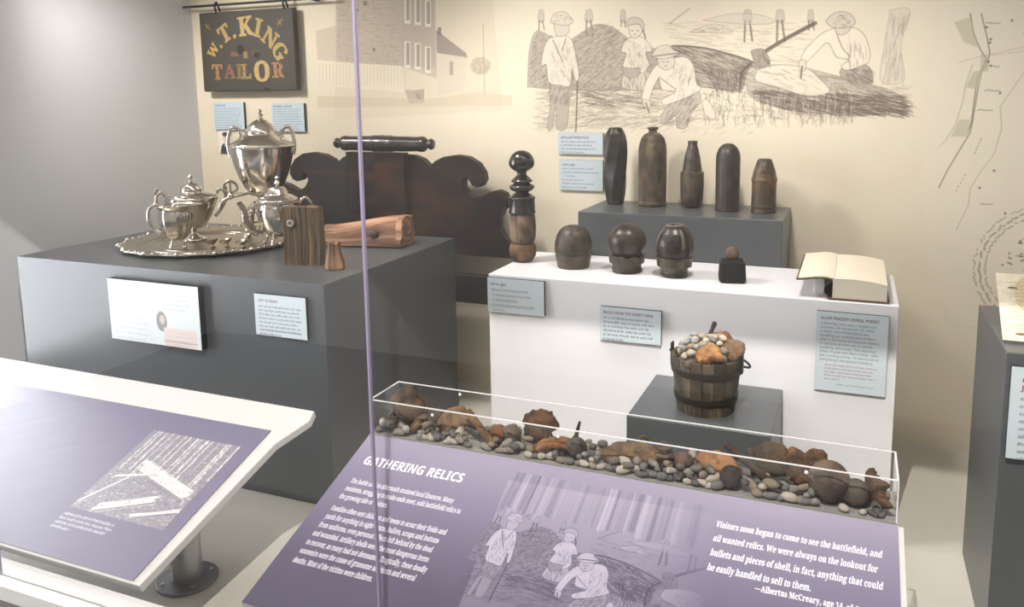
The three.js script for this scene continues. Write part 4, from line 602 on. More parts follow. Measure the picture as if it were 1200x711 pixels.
// ================================================================ wooden bucket
const heapSpheres = [];
{
  const q = stand(793, 860, 400, 490, Bp.h), cx = q.x, cz = q.z, y0 = Bp.h, k = depthOf(new THREE.Vector3(cx, y0, cz)) / CAM.f;
  const H = 0.0 + (onZ(826, 414, cz).y - y0), rb = 33 * k, rt = 41 * k, o = thing('wooden_bucket', 'brown wooden stave bucket with two iron hoops, heaped with relics', 'bucket', [cx, y0, cz]);
  const woods = [0, 1, 2].map((i) => std({ map: woodTex([0x4d4030, 0x43372a, 0x574835][i], 0x2a2219, [0x6b5b45, 0x5c4d3b, 0x75644a][i], 7, 1.5, 71 + i * 5), roughness: 0.7, bumpMap: grainBump, bumpScale: 0.0008 }));
  const N = 18, th = 0.012, R = (y) => lerp(rb, rt, y / H);
  for (let i = 0; i < N; i++) {
    const a0 = i / N * 2 * Math.PI + 0.012, a1 = (i + 1) / N * 2 * Math.PI - 0.012, pos = [], uv = [], idx = [], out = rr(-0.0008, 0.0012), hh = H * rr(0.985, 1.0);
    const ring2 = [[0, 0], [0, 1], [1, 1], [1, 0]].map(([e, t]) => [e ? hh : 0, t]);
    for (let j = 0; j <= 3; j++) { const a = lerp(a0, a1, j / 3); for (const [y, t] of ring2) { const r2 = R(y) + out - (t ? 0 : th); pos.push(Math.cos(a) * r2, y, Math.sin(a) * r2); uv.push(i * 0.17 + j * 0.05 + t * 0.03, y * 4); } if (j) { const b = (j - 1) * 4, d = j * 4; for (let e = 0; e < 4; e++) { const f = (e + 1) % 4; idx.push(b + e, d + e, b + f, b + f, d + e, d + f); } } }
    idx.push(0, 1, 2, 0, 2, 3, 12, 14, 13, 12, 15, 14);
    const g = new THREE.BufferGeometry(); g.setAttribute('position', new THREE.Float32BufferAttribute(pos, 3)); g.setAttribute('uv', new THREE.Float32BufferAttribute(uv, 2)); g.setIndex(idx);
    const gg = g.toNonIndexed(); gg.computeVertexNormals(); part('stave', gg, woods[i % 3], o);
  }
  part('bottom', new THREE.CylinderGeometry(rb - th * 0.9, rb - th * 0.9, 0.012, 32).translate(0, 0.012, 0), woods[0], o);
  for (const [y, hgt] of [[0.035, 0.022], [H * 0.7, 0.022]]) part('hoop', lathe([[R(y) + 0.0005, y], [R(y) + 0.004, y + 0.001], [R(y + hgt) + 0.004, y + hgt - 0.001], [R(y + hgt) + 0.0005, y + hgt]], 48), std({ color: 0x2d2823, roughness: 0.55, metalness: 0.5, side: THREE.DoubleSide }), o);
  for (const s of [-1, 1]) part('ear', box(s * (rt + 0.001) - 0.003, s * (rt + 0.001) + 0.003, H - 0.045, H + 0.022, -0.01, 0.01, 0.002), M.hoop, o);
  { const pts = []; for (let i = 0; i <= 16; i++) { const t = i / 16 * Math.PI, e = Math.abs(Math.cos(t)) ** 3; pts.push([Math.cos(t) * (rt + 0.008 + 0.022 * Math.sin(Math.PI * e)), H - 0.004 - Math.sin(t) * 0.055 - 0.012 * Math.sin(Math.PI * e), -Math.sin(t) * (rt + 0.018)]); } part('handle', tube(pts, 0.0035, 60, 8), M.hoop, o); }
  o.rotation.y = -0.12;
  // the heap: a packed core, then single relics on it
  const cr = rt - th - 0.008, core = warp(new THREE.SphereGeometry(1, 40, 24, 0, 6.2832, 0, Math.PI / 2).scale(cr, 1, cr), (v) => { const d = Math.hypot(v.x, v.z) / cr; v.y = v.y < 0.02 ? 0 : 0.012 + 0.04 * (1 - d ** 3) + 0.006 * fbm(v.x * 60, 1, v.z * 60, 3, 2); });
  const cm = solo('pebble_heap', core, std({ color: 0x6b6256, roughness: 0.95, bumpMap: grainBump, bumpScale: 0.004 }), 'packed small pebbles filling the wooden bucket under the larger relics', 'pebbles', [cx, y0 + H - 0.034, cz]); cm.userData.kind = 'stuff';
  heapSpheres.cx = cx; heapSpheres.cz = cz; heapSpheres.y = y0 + H - 0.034; heapSpheres.r = rt - th - 0.006; heapSpheres.top = y0 + H;
}

// ================================================================ small relics: bullets, balls, fragments
function bulletGeo(kind) { // lying along x, centred
  let pr; // [r, x]
  if (kind === 0) pr = [[0.001, -1], [0.55, -1], [0.62, -0.95], [0.6, -0.8], [0.64, -0.75], [0.6, -0.62], [0.64, -0.56], [0.62, -0.1], [0.5, 0.4], [0.3, 0.8], [0.12, 0.97], [0.001, 1]];
  else if (kind === 1) pr = [[0.001, -0.8], [0.4, -0.82], [0.44, -1], [0.6, -1], [0.66, -0.9], [0.66, 0.0], [0.55, 0.45], [0.3, 0.85], [0.001, 1]];
  else pr = [[0.001, -1], [0.35, -0.9], [0.6, -0.6], [0.7, -0.1], [0.66, 0.4], [0.42, 0.82], [0.001, 1]];
  const g = lathe(pr, 14); g.rotateZ(-Math.PI / 2);
  const s = kind * 9 + 3; return warp(g, (v) => { const k = 1 + 0.1 * fbm(v.x * 1.6, v.y * 1.6, v.z * 1.6, 2, s); v.multiplyScalar(k); });
}
const bullets = [0, 1, 2].map(bulletGeo);
const pebbles = [0, 1, 2, 3].map((i) => warp(new THREE.IcosahedronGeometry(1, 3), (v) => { const k = 1 + 0.28 * fbm(v.x * 1.1, v.y * 1.1, v.z * 1.1, 2, 40 + i * 7); v.multiplyScalar(k); v.y *= 0.78; v.z *= 0.86; }));
// a curved, jagged shell fragment: radius of curvature R, half extents a and b, thickness t
function fragment(R, a, b, t, s, cols, jag = 0.3) {
  const nT = 56, nR = 9, pos = [], uv = [], idx = [], rim = (th) => { const k = 1 + jag * (fbm(Math.cos(th) * 1.6, Math.sin(th) * 1.6, s, 2, s) * 1.3 + 0.5 * noise(Math.cos(th) * 5, Math.sin(th) * 5, s, s)), sq = 1 / Math.pow(Math.pow(Math.abs(Math.cos(th)), 3.2) + Math.pow(Math.abs(Math.sin(th)), 3.2), 1 / 3.2); return k * sq; };
  for (const side of [0, 1]) for (let i = 0; i <= nR; i++) for (let j = 0; j < nT; j++) {
    const th = j / nT * 2 * Math.PI, k = i / nR * rim(th), x = Math.cos(th) * a * k, z = Math.sin(th) * b * k, dd = Math.min(0.95, Math.hypot(x, z) / R), y = R * Math.sqrt(1 - dd * dd) - R;
    const n = 0.14 * t * fbm(x * 60, z * 60, side * 7 + s, 3, s), e = i === nR ? 0.2 : 0;
    pos.push(x, y + (side ? -t * (1 - e) : -t * e) + n, z); uv.push(x * 8, z * 8);
  }
  const id = (sd, i, j) => sd * (nR + 1) * nT + i * nT + (j % nT);
  for (const sd of [0, 1]) for (let i = 0; i < nR; i++) for (let j = 0; j < nT; j++) { const q = [id(sd, i, j), id(sd, i + 1, j), id(sd, i + 1, j + 1), id(sd, i, j + 1)]; sd ? idx.push(q[0], q[1], q[2], q[0], q[2], q[3]) : idx.push(q[0], q[2], q[1], q[0], q[3], q[2]); }
  for (let j = 0; j < nT; j++) idx.push(id(0, nR, j), id(1, nR, j + 1), id(1, nR, j), id(0, nR, j), id(0, nR, j + 1), id(1, nR, j + 1));
  const g = new THREE.BufferGeometry(); g.setAttribute('position', new THREE.Float32BufferAttribute(pos, 3)); g.setAttribute('uv', new THREE.Float32BufferAttribute(uv, 2)); g.setIndex(idx); g.computeVertexNormals(); g.computeBoundingBox(); const bb = g.boundingBox; g.translate(0, -(bb.min.y + bb.max.y) / 2, 0);
  return tint(g, rust(...cols, s, 45));
}
const RUST = [[0x33241a, 0x5a412b, 0x7c5530], [0x453526, 0x70583d, 0x8a6a45], [0x2d251e, 0x4c4033, 0x60482f], [0x553a26, 0x855c3a, 0x9c7048]];
// resting: everything is dropped on spheres already lying there
function drop(list, x, z, r, floor) { let y = floor + r; for (const s of list) { const d2 = (s.x - x) ** 2 + (s.z - z) ** 2, R = s.r + r; if (d2 < R * R) y = Math.max(y, s.y + Math.sqrt(R * R - d2)); } return y; }
const restOn = (m, floor) => { m.updateMatrixWorld(true); const b = new THREE.Box3().setFromObject(m, true); m.position.y += floor - b.min.y; return m; };

// --- the acrylic tray on the rail
const AC = { x0: -0.2565, x1: 1.0632, y0: GA.y - 0.0015, y1: 0.5814, z0: 1.4499, z1: 1.598 };
{
  const o = thing('acrylic_case', 'long clear acrylic case of bullets and shell fragments above the lilac panel', 'case', [(AC.x0 + AC.x1) / 2, AC.y0, (AC.z0 + AC.z1) / 2]);
  const w = (AC.x1 - AC.x0) / 2, h = AC.y1 - AC.y0, d = (AC.z1 - AC.z0) / 2, t = 0.004;
  part('floor_sheet', box(-w, w, 0, 0.003, -d, d - 0.001), std({ color: 0x8b8984, roughness: 0.7 }), o);
  part('front_sheet', box(-w, w, 0.004, h, d - t, d), M.acrylic, o); part('back_sheet', box(-w, w, 0.004, h, -d, -d + t), M.acrylic, o);
  part('end_sheet', box(-w, -w + t, 0.004, h, -d + t, d - t), M.acrylic, o); part('end_sheet', box(w - t, w, 0.004, h, -d + t, d - t), M.acrylic, o);
  for (const z of [d - t, -d]) part('polished_edge', box(-w, w, h, h + 0.002, z, z + t), M.acrylicEdge, o);
  for (const x of [-w, w - t]) part('polished_edge', box(x, x + t, h, h + 0.002, -d + t, d - t), M.acrylicEdge, o);
  for (const x of [-w, w - 0.003]) part('polished_edge', box(x, x + 0.003, 0.004, h, d - 0.0005, d + 0.0015), M.acrylicEdge, o);
  for (const [u, v, z] of [[540, 461.5, AC.z0], [507, 486, AC.z1], [654, 511, AC.z1], [945, 553, AC.z1]]) { const p = onZ(u, v, z); part('screw_cap', new THREE.SphereGeometry(0.0045, 12, 8).scale(1, 1, 0.5).translate(p.x - (AC.x0 + AC.x1) / 2, p.y - AC.y0, z - (AC.z0 + AC.z1) / 2 + (z > 1.5 ? 0.0015 : 0.005)), M.white, o); }
  part('cradle', box(-w, w, -0.022, -0.0005, -d, d - 0.02), M.rail, o);
}
const FY = AC.y0 + 0.0032, lying = [], marks = [];
const shortName = (l) => l.split(/,| (?:beside|between|near|in front|in|at|lying|leaning|slanting|with|tilted|behind|standing|by|sticking|on) /)[0];
const nearest = (x, z, list) => list.reduce((a, b) => (Math.hypot(b.x - x, b.z - z) < Math.hypot(a.x - x, a.z - z) ? b : a)).name;
const inCase = (u, v, z, y = FY + 0.02) => { const p = onZ(u, v, z); return p; };
function relic(name, geo, mat, label, cat, u, v, z, rot, group, spheres) {
  const p = inCase(u, v, z), m = solo(name, geo, mat, label, cat, [p.x, FY, z], group); m.rotation.set(...rot); m.scale.setScalar(1.12); restOn(m, FY + 0.0005);
  m.updateMatrixWorld(true); const b = new THREE.Box3().setFromObject(m, true);
  // keep it between the sheets
  const dz = Math.max(0, AC.z0 + 0.006 - b.min.z) - Math.max(0, b.max.z - (AC.z1 - 0.006)); m.position.z += dz; b.translate(new THREE.Vector3(0, 0, dz));
  const dx = Math.max(0, AC.x0 + 0.007 - b.min.x) - Math.max(0, b.max.x - (AC.x1 - 0.007)); m.position.x += dx; b.translate(new THREE.Vector3(dx, 0, 0));
  marks.push({ x: (b.min.x + b.max.x) / 2, z: (b.min.z + b.max.z) / 2, name: shortName(label) });
  const sx = b.max.x - b.min.x, sy = b.max.y - b.min.y, n = Math.max(1, Math.round(sx / Math.max(0.02, sy)));
  for (let i = 0; i < n; i++) lying.push({ x: lerp(b.min.x, b.max.x, (i + 0.5) / n), y: (b.min.y + b.max.y) / 2, z: (b.min.z + b.max.z) / 2, r: 0.8 * Math.min(sy, sx / n, b.max.z - b.min.z) / 2 });
  return m;
}
{
  const G = 'shell fragments in the acrylic case', fr = (k, R, a, b, t, s, jag = 0.3) => fragment(R, a, b, t, s, RUST[k], jag);
  const K = 2.15 / CAM.f; // metres per pixel in the case
  const ballG = (r, s, c) => tint(warp(new THREE.SphereGeometry(r, 32, 24), (v) => v.multiplyScalar(1 + 0.03 * fbm(v.x * 40, v.y * 40, v.z * 40, 3, s))), rust(...c, s, 40));
  relic('hollow_shell_half', (() => { const g = warp(lathe(dense([[0.001, 0.0], [0.03, 0.0], [0.046, 0.012], [0.05, 0.035], [0.044, 0.055], [0.036, 0.066], [0.031, 0.062], [0.04, 0.035], [0.03, 0.01], [0.001, 0.006]], 5), 36), (v) => { const a = Math.atan2(v.z, v.x); v.y += v.y * 0.25 * fbm(Math.cos(a) * 2, 0, Math.sin(a) * 2, 2, 8); }); return tint(g, rust(0x2c231b, 0x4b3c2d, 0x5f4a34, 61, 40)); })(), M.ironRough, 'broken brown hollow shell lying on its side at the case end', 'fragment', 471, 485, 1.515, [0, 0.6, -0.9], G);
  relic('shell_fragment', fr(2, 0.05, 0.02, 0.015, 0.01, 63), M.ironRough, 'small dark curved shell fragment near the broken hollow shell', 'fragment', 445, 490, 1.55, [0.3, 0.4, 0.4], G);
  relic('iron_ball', ballG(0.026, 65, [0x33281f, 0x54402f, 0x60472f]), M.ironRough, 'dark brown iron ball between two pale fragments in the case', 'ball', 510, 497, 1.515, [0, 0, 0], G);
  relic('shell_fragment', fr(1, 0.09, 0.03, 0.014, 0.012, 67), M.ironRough, 'narrow tan fragment leaning beside the dark brown iron ball', 'fragment', 489, 500, 1.555, [0.2, 0.5, 0.75], G);
  relic('shell_fragment', fr(1, 0.07, 0.05, 0.035, 0.014, 69, 0.35), M.ironRough, 'wide tan arched shell fragment with rough broken edge', 'fragment', 533, 500, 1.52, [0.5, 0.2, 0.12], G);
  relic('iron_rod', tint(tube([[-0.055, 0, 0], [0, 0.004, 0.003], [0.055, 0, 0]], 0.009, 20, 10), rust(0x4d3722, 0x7a5a38, 0x5a4028, 71, 40)), M.ironRough, 'short brown rod slanting down beside the wide arched fragment', 'rod', 564, 511, 1.56, [0, -0.35, -0.62], G);
  relic('iron_ball', ballG(0.022, 73, [0x5a3522, 0x7d4c30, 0x6a4028]), M.ironRough, 'reddish brown iron ball in front of the white plinth edge', 'ball', 585, 509, 1.53, [0, 0, 0], G);
  relic('lead_fuse', tint(lathe([[0.001, 0], [0.02, 0], [0.021, 0.03], [0.016, 0.045], [0.001, 0.045]], 20), rust(0x4a4034, 0x6b5d4c, 0x7a6a55, 75, 40)), M.iron, 'short grey brown cylinder beside the reddish iron ball', 'fuse', 603, 516, 1.54, [0, 0, 0.25], G);
  relic('shell_fragment', fr(0, 0.08, 0.042, 0.036, 0.014, 77, 0.3), M.ironRough, 'large upright rust orange shell fragment with notched top', 'fragment', 632, 507, 1.50, [1.2, 0.2, 0.1], G);
  relic('shell_fragment', fr(3, 0.09, 0.045, 0.018, 0.012, 79, 0.3), M.ironRough, 'low reddish flat fragment in front of the upright orange fragment', 'fragment', 648, 522, 1.55, [0.2, 0.15, 0.2], G);
  relic('spur', tint(merge([tube([[-0.03, 0, -0.02], [0.0, 0.004, 0.02], [0.03, 0, -0.02]], 0.006, 24, 8), new THREE.CylinderGeometry(0.003, 0.006, 0.05, 8).rotateZ(-0.3).translate(0.034, 0.024, -0.012)]), rust(0x352a20, 0x5a4632, 0x6b4c30, 81, 40)), M.ironRough, 'bent dark iron piece with an upright prong', 'fragment', 663, 499, 1.475, [0.3, 0.3, 0], G);
  relic('iron_ball', ballG(0.024, 83, [0x2c2a26, 0x47443c, 0x3c3a34]), M.ironRough, 'dark green grey iron ball beside pale bullets', 'ball', 676, 519, 1.545, [0, 0, 0], G);
  relic('shell_fragment', fr(1, 0.12, 0.062, 0.026, 0.016, 85, 0.3), M.ironRough, 'long tan shell fragment with a small hole near its top', 'fragment', 741, 532, 1.525, [0.55, 0.08, -0.03], G);
  relic('ring_headed_iron', tint(merge([new THREE.TorusGeometry(0.009, 0.0035, 8, 20).translate(0, 0.038, 0), new THREE.CylinderGeometry(0.0045, 0.006, 0.034, 10).translate(0, 0.015, 0)]), rust(0x3d3020, 0x5d4a30, 0x6b5536, 87, 60)), M.ironRough, 'small upright iron piece with a ring head', 'fragment', 757, 516, 1.475, [0.1, 0.2, 0.1], G);
  relic('shell_fuse', tint(lathe(dense([[0.001, 0], [0.017, 0], [0.019, 0.02], [0.017, 0.03], [0.02, 0.033], [0.02, 0.04], [0.014, 0.046], [0.018, 0.052], [0.018, 0.06], [0.001, 0.063]], 3), 24), rust(0x2d2520, 0x4a3e34, 0x54432f, 89, 60)), M.iron, 'upright dark fuse plug with a mushroom head', 'fuse', 781, 541, 1.535, [0.1, 0, 0.06], G);
  relic('iron_ball', ballG(0.023, 91, [0x362c24, 0x57483a, 0x6a5140]), M.ironRough, 'brown iron ball beside the upright fuse plug', 'ball', 801, 540, 1.53, [0, 0, 0], G);
  relic('shell_fragment', fr(3, 0.07, 0.042, 0.026, 0.014, 93, 0.28), M.ironRough, 'bright orange five-sided shell fragment tilted toward the front sheet', 'fragment', 841, 548, 1.528, [0.75, 0.1, -0.15], G);
  relic('iron_ball', ballG(0.024, 95, [0x2b2624, 0x443c37, 0x3d342e]), M.ironRough, 'dark iron ball in front of the bright orange fragment', 'ball', 856, 568, 1.573, [0, 0, 0], G);
  relic('iron_bar', tint(tube([[-0.085, 0.05, -0.02], [-0.05, 0.034, -0.012], [0.0, 0.014, 0.004], [0.05, 0.004, 0.016], [0.085, 0, 0.02]], 0.0075, 40, 8), rust(0x241d18, 0x3d322a, 0x4a3a2c, 97, 40)), M.ironRough, 'long dark bent iron bar slanting across the heap', 'rod', 893, 565, 1.53, [0, -0.1, -0.05], G);
  relic('trigger_guard', tint(tube([[-0.03, 0, 0], [-0.018, 0.026, 0], [0.01, 0.03, 0], [0.026, 0.01, 0], [0.03, 0, 0]], 0.004, 30, 8), rust(0x2a231d, 0x453a30, 0x54432f, 99, 60)), M.ironRough, 'thin dark looped iron guard behind the slanting bar', 'fragment', 866, 536, 1.48, [0.2, 0.3, 0], G);
  relic('shell_fragment', fr(2, 0.1, 0.042, 0.036, 0.015, 101, 0.2), M.ironRough, 'dark brown upright fragment, darker of a pair by the white plinth', 'fragment', 901, 549, 1.475, [1.15, 0.2, 0.05], G);
  relic('shell_fragment', fr(0, 0.09, 0.042, 0.032, 0.015, 103, 0.3), M.ironRough, 'rusty upright fragment with peaked top, lighter of a pair', 'fragment', 944, 557, 1.488, [1.2, 0.1, 0.1], G);
  relic('grape_ball', ballG(0.041, 105, [0x33291f, 0x53453a, 0x6b5a4a]), M.ironRough, 'largest round brown iron ball near the case end', 'ball', 971, 573, 1.545, [0, 0, 0], G);
  relic('grape_ball', ballG(0.027, 107, [0x38302a, 0x5a5047, 0x52483e]), M.ironRough, 'smaller brown iron ball beside the largest one', 'ball', 1003, 576, 1.548, [0, 0, 0], G);
  relic('shell_fragment', fr(0, 0.09, 0.05, 0.03, 0.016, 109, 0.26), M.ironRough, 'tall rusty fragment standing alone at the case end', 'fragment', 1031, 566, 1.5, [1.35, 0.15, 1.35], G);
}
{ // bullets and pebbles between the bigger relics: bottom rows first, then a few on top
  const names = ['dark grey', 'mid grey', 'charcoal', 'pale cream', 'tan', 'greenish grey'], shapes = ['pointed', 'hollow-based', 'flattened', 'rounded'];
  const bg = 'bullets in the acrylic case';
  let placed = 0;
  for (let row = 0; row < 12; row++) {
    const z = [1.5855, 1.571, 1.555, 1.54, 1.523, 1.505, 1.486, 1.562, 1.532, 1.578, 1.55, 1.515][row];
    for (let x = AC.x0 + 0.02; x < AC.x1 - 0.018; x += rr(0.0135, 0.0235)) {
      if (row === 0 && rnd() < 0.12) continue; if (row > 3 && rnd() < 0.25) continue; if (row > 6 && rnd() < 0.55) continue;
      const mi = Math.floor(rnd() * 6), si = Math.floor(rnd() * 4), r = rr(0.0078, 0.0118), len = si === 3 ? r * 1.1 : r * rr(1.3, 1.75), zz = clamp(z + rr(-0.004, 0.004), AC.z0 + 0.02, AC.z1 - 0.0125);
      const y = drop(lying, x, zz, r * 0.9, FY); if (y > FY + (row > 6 ? 0.036 : 0.03) || placed > 285) continue;
      const geo = si === 3 ? pebbles[placed % 4] : bullets[si], m = solo(si === 3 ? 'lead_ball' : 'lead_bullet', geo, M.lead[mi], `${names[mi]} ${shapes[si]} ${si === 3 ? 'lead ball' : 'lead bullet'} beside the ${nearest(x, zz, marks)}`, si === 3 ? 'ball' : 'bullet', [x, y, zz], bg);
      const s = si === 3 ? r : len; m.scale.set(s, si === 3 ? r : r * 1.4, si === 3 ? r : r * 1.4);
      m.rotation.set(rr(-0.3, 0.3), row === 0 ? rr(-0.6, 0.6) + (rnd() < 0.5 ? Math.PI : 0) : rr(0, 6.28), rr(-0.2, 0.2));
      if (y < FY + r) restOn(m, FY + 0.0004);
      lying.push({ x, y: m.position.y, z: zz, r: r * 0.9 }); placed++;
    }
  }
}
{ // bucket heap
  const hs = heapSpheres, L = [], big = [], bg = 'pebbles and bullets heaped in the bucket', k = depthOf(new THREE.Vector3(hs.cx, 0.6, hs.cz)) / CAM.f;
  const surf = (x, z) => { const d = Math.hypot(x - hs.cx, z - hs.cz) / hs.r; return hs.y + 0.012 + 0.04 * Math.max(0, 1 - d ** 3); };
  const setOn = (m, x, z, up = 0) => { m.position.set(x, 0, z); m.updateMatrixWorld(true); const b = new THREE.Box3().setFromObject(m, true); m.position.y = surf(x, z) - b.min.y + up; const c = b.getCenter(new THREE.Vector3()); L.push({ x, y: c.y + m.position.y, z, r: Math.min(b.max.x - b.min.x, b.max.y - b.min.y, b.max.z - b.min.z) / 2, wide: 0.3 * Math.max(b.max.x - b.min.x, b.max.z - b.min.z) }); big.push({ x, z, name: shortName(m.userData.label) }); return m; };
  const G = 'larger relics on top of the bucket';
  const put = (name, geo, mat, label, cat, u, v, y, rot, up) => { const p = onY(u, v, y), m = solo(name, geo, mat, label, cat, [0, 0, 0], G); m.rotation.set(...rot); return setOn(m, p.x, p.z, up); };
  put('shell_fragment', fragment(0.08, 0.036, 0.027, 0.024, 201, [0x7a5330, 0xa5784a, 0xb98a58], 0.3), M.ironRough, 'bright orange lumpy fragment at the front of the bucket', 'fragment', 831, 416, hs.top + 0.02, [0.6, 0.3, 0.3], -0.006);
  put('shell_fragment', fragment(0.1, 0.048, 0.034, 0.014, 203, [0x54402f, 0x7d6148, 0x8d7258], 0.12), M.ironRough, 'broad pale brown curved fragment leaning on the bucket rim', 'fragment', 855, 408, hs.top + 0.025, [0.85, -0.3, 0.6], -0.014);
  put('shell_fragment', fragment(0.06, 0.034, 0.03, 0.011, 205, [0x5a3a22, 0x80552f, 0x956538], 0.15), M.ironRough, 'round brown curved fragment standing at the back of the bucket', 'fragment', 845, 391, hs.top + 0.03, [1.05, 0.2, -0.1], 0);
  put('iron_spike', tint(lathe(dense([[0.001, 0], [0.014, 0], [0.013, 0.012], [0.008, 0.026], [0.006, 0.05], [0.0078, 0.07], [0.006, 0.076], [0.001, 0.076]], 3), 20), rust(0x2e2722, 0x463a30, 0x54443a, 207, 60)), M.ironRough, 'dark spike with a flared base sticking up from the bucket', 'fragment', 828, 393, hs.top + 0.03, [0.1, 0, -0.35], 0.018);
  put('iron_rod', tint(new THREE.CylinderGeometry(0.007, 0.009, 0.055, 12, 4).rotateZ(Math.PI / 2), rust(0x3a3029, 0x5a4a3e, 0x67564a, 209, 60)), M.ironRough, 'dark finger-shaped rod lying across the pale pebbles', 'rod', 812, 417, hs.top + 0.015, [0, 0.9, 0.35], -0.005);
  const ringG = merge([new THREE.TorusGeometry(0.0085, 0.0035, 10, 20), new THREE.CylinderGeometry(0.0085, 0.0085, 0.016, 16, 1, true).rotateX(Math.PI / 2).translate(0, 0, -0.008)]);
  put('hollow_bullet', ringG, M.stone[2], 'grey hollow-based bullet showing its round hole beside the spike', 'bullet', 818, 389, hs.top + 0.03, [-0.3, 0.5, 0], 0); put('hollow_bullet', ringG, M.stone[5], 'pale grey hollow-based bullet showing its hole beside the orange fragment', 'bullet', 841, 395, hs.top + 0.04, [-0.4, 0.2, 0], 0.014);
  const names = ['cream', 'sandy', 'grey', 'off-white', 'tan', 'blue-grey']; let n = 0;
  for (let i = 0; i < 1200 && n < 95; i++) {
    const a = i < 34 ? i / 34 * 6.283 : rr(0, 6.28), d = i < 34 ? hs.r - 0.0135 : Math.sqrt(rnd()) * (hs.r - 0.014), x = hs.cx + Math.cos(a) * d, z = hs.cz + Math.sin(a) * d, r = rr(0.0098, 0.0142);
    if (L.some((s) => s.wide && Math.hypot(s.x - x, s.z - z) < (i < 34 ? s.wide * 0.5 : s.wide) + r * 0.3)) continue;
    let y = surf(x, z) + r * 0.7; for (const s of L) { const d2 = (s.x - x) ** 2 + (s.z - z) ** 2, R = s.r + r * 0.95; if (d2 < R * R) y = Math.max(y, s.y + Math.sqrt(R * R - d2)); }
    if (y > surf(x, z) + 0.035) continue;
    const mi = Math.floor(rnd() * 6), m = solo('pebble', pebbles[n % 4], M.stone[mi], `${names[mi]} rounded pebble in the bucket beside the ${nearest(x, z, big)}`, 'pebble', [x, y, z], bg);
    m.scale.set(r * rr(1, 1.35), r, r * rr(0.9, 1.1)); m.rotation.set(rr(-0.5, 0.5), rr(0, 6.28), rr(-0.5, 0.5)); L.push({ x, y, z, r: r * 0.9 }); n++;
  }
}

// ================================================================ silver tea set on its tray
const TY = D.h + 0.0005, T0 = { x: -1.6, z: 0.77 };
{
  const a = 0.36, b = 0.345, pts = dense([[0.001, 0.006], [0.78, 0.006], [0.8, 0.008], [0.82, 0.012], [0.9, 0.016], [0.985, 0.021], [1, 0.02], [1.0, 0.014], [0.97, 0.011], [0.8, 0.0], [0.001, 0.0]], 4);
  const o = thing('silver_tray', 'large round silver tray with beaded scalloped rim under the tea set', 'tray', [T0.x, TY, T0.z]);
  part('dish', warp(lathe(pts, 96), (v) => { const r = Math.hypot(v.x, v.z), t = Math.atan2(v.z, v.x), k = 1 + 0.02 * Math.cos(t * 16) * sstep(0.8, 1, r); v.x *= a * k; v.z *= b * k; }), M.silverDull, o);
  const bead = []; for (let i = 0; i < 64; i++) { const t = i / 64 * 2 * Math.PI, k = 0.99 + 0.02 * Math.cos(t * 16); bead.push(new THREE.SphereGeometry(0.007 * (i % 4 ? 0.8 : 1.35), 8, 6).translate(Math.cos(t) * a * k, 0.02, Math.sin(t) * b * k)); }
  part('beaded_rim', merge(bead), M.silver, o);
  part('engraved_band', merge([0.6, 0.72].map((k) => new THREE.TorusGeometry(1, 0.004, 4, 80).rotateX(Math.PI / 2).scale(a * k, 0.6, b * k).translate(0, 0.006, 0))), M.silver, o);
}
const TS = TY + 0.0065;
const depthAt = (x, z) => depthOf(new THREE.Vector3(x, TS, z)) / CAM.f;
const cast = (pts, k, r) => tube(pts.map(([x, y, z]) => [x * k, y * k, (z ?? 0) * k]), r * k, 36, 8);
const beads = (R, y, n, r) => merge(Array.from({ length: n }, (_, i) => new THREE.SphereGeometry(r, 6, 5).translate(Math.cos(i / n * 6.2832) * R, y, Math.sin(i / n * 6.2832) * R)));
function ballFeet(o, n, R, h, mat = M.silver, off = 0.5) { for (let i = 0; i < n; i++) { const t = i / n * 6.2832 + off, x = Math.cos(t), z = Math.sin(t); part('foot', merge([tube([[x * R * 0.55, h * 1.25, z * R * 0.55], [x * R * 0.8, h * 0.85, z * R * 0.8], [x * R * 0.92, h * 0.35, z * R * 0.92]], h * 0.14, 10, 8), new THREE.SphereGeometry(h * 0.24, 12, 8).translate(x * R, h * 0.22, z * R), new THREE.SphereGeometry(h * 0.3, 12, 8).scale(0.8, 1.2, 0.8).translate(x * R * 0.62, h * 1.15, z * R * 0.62)]), mat, o); } }
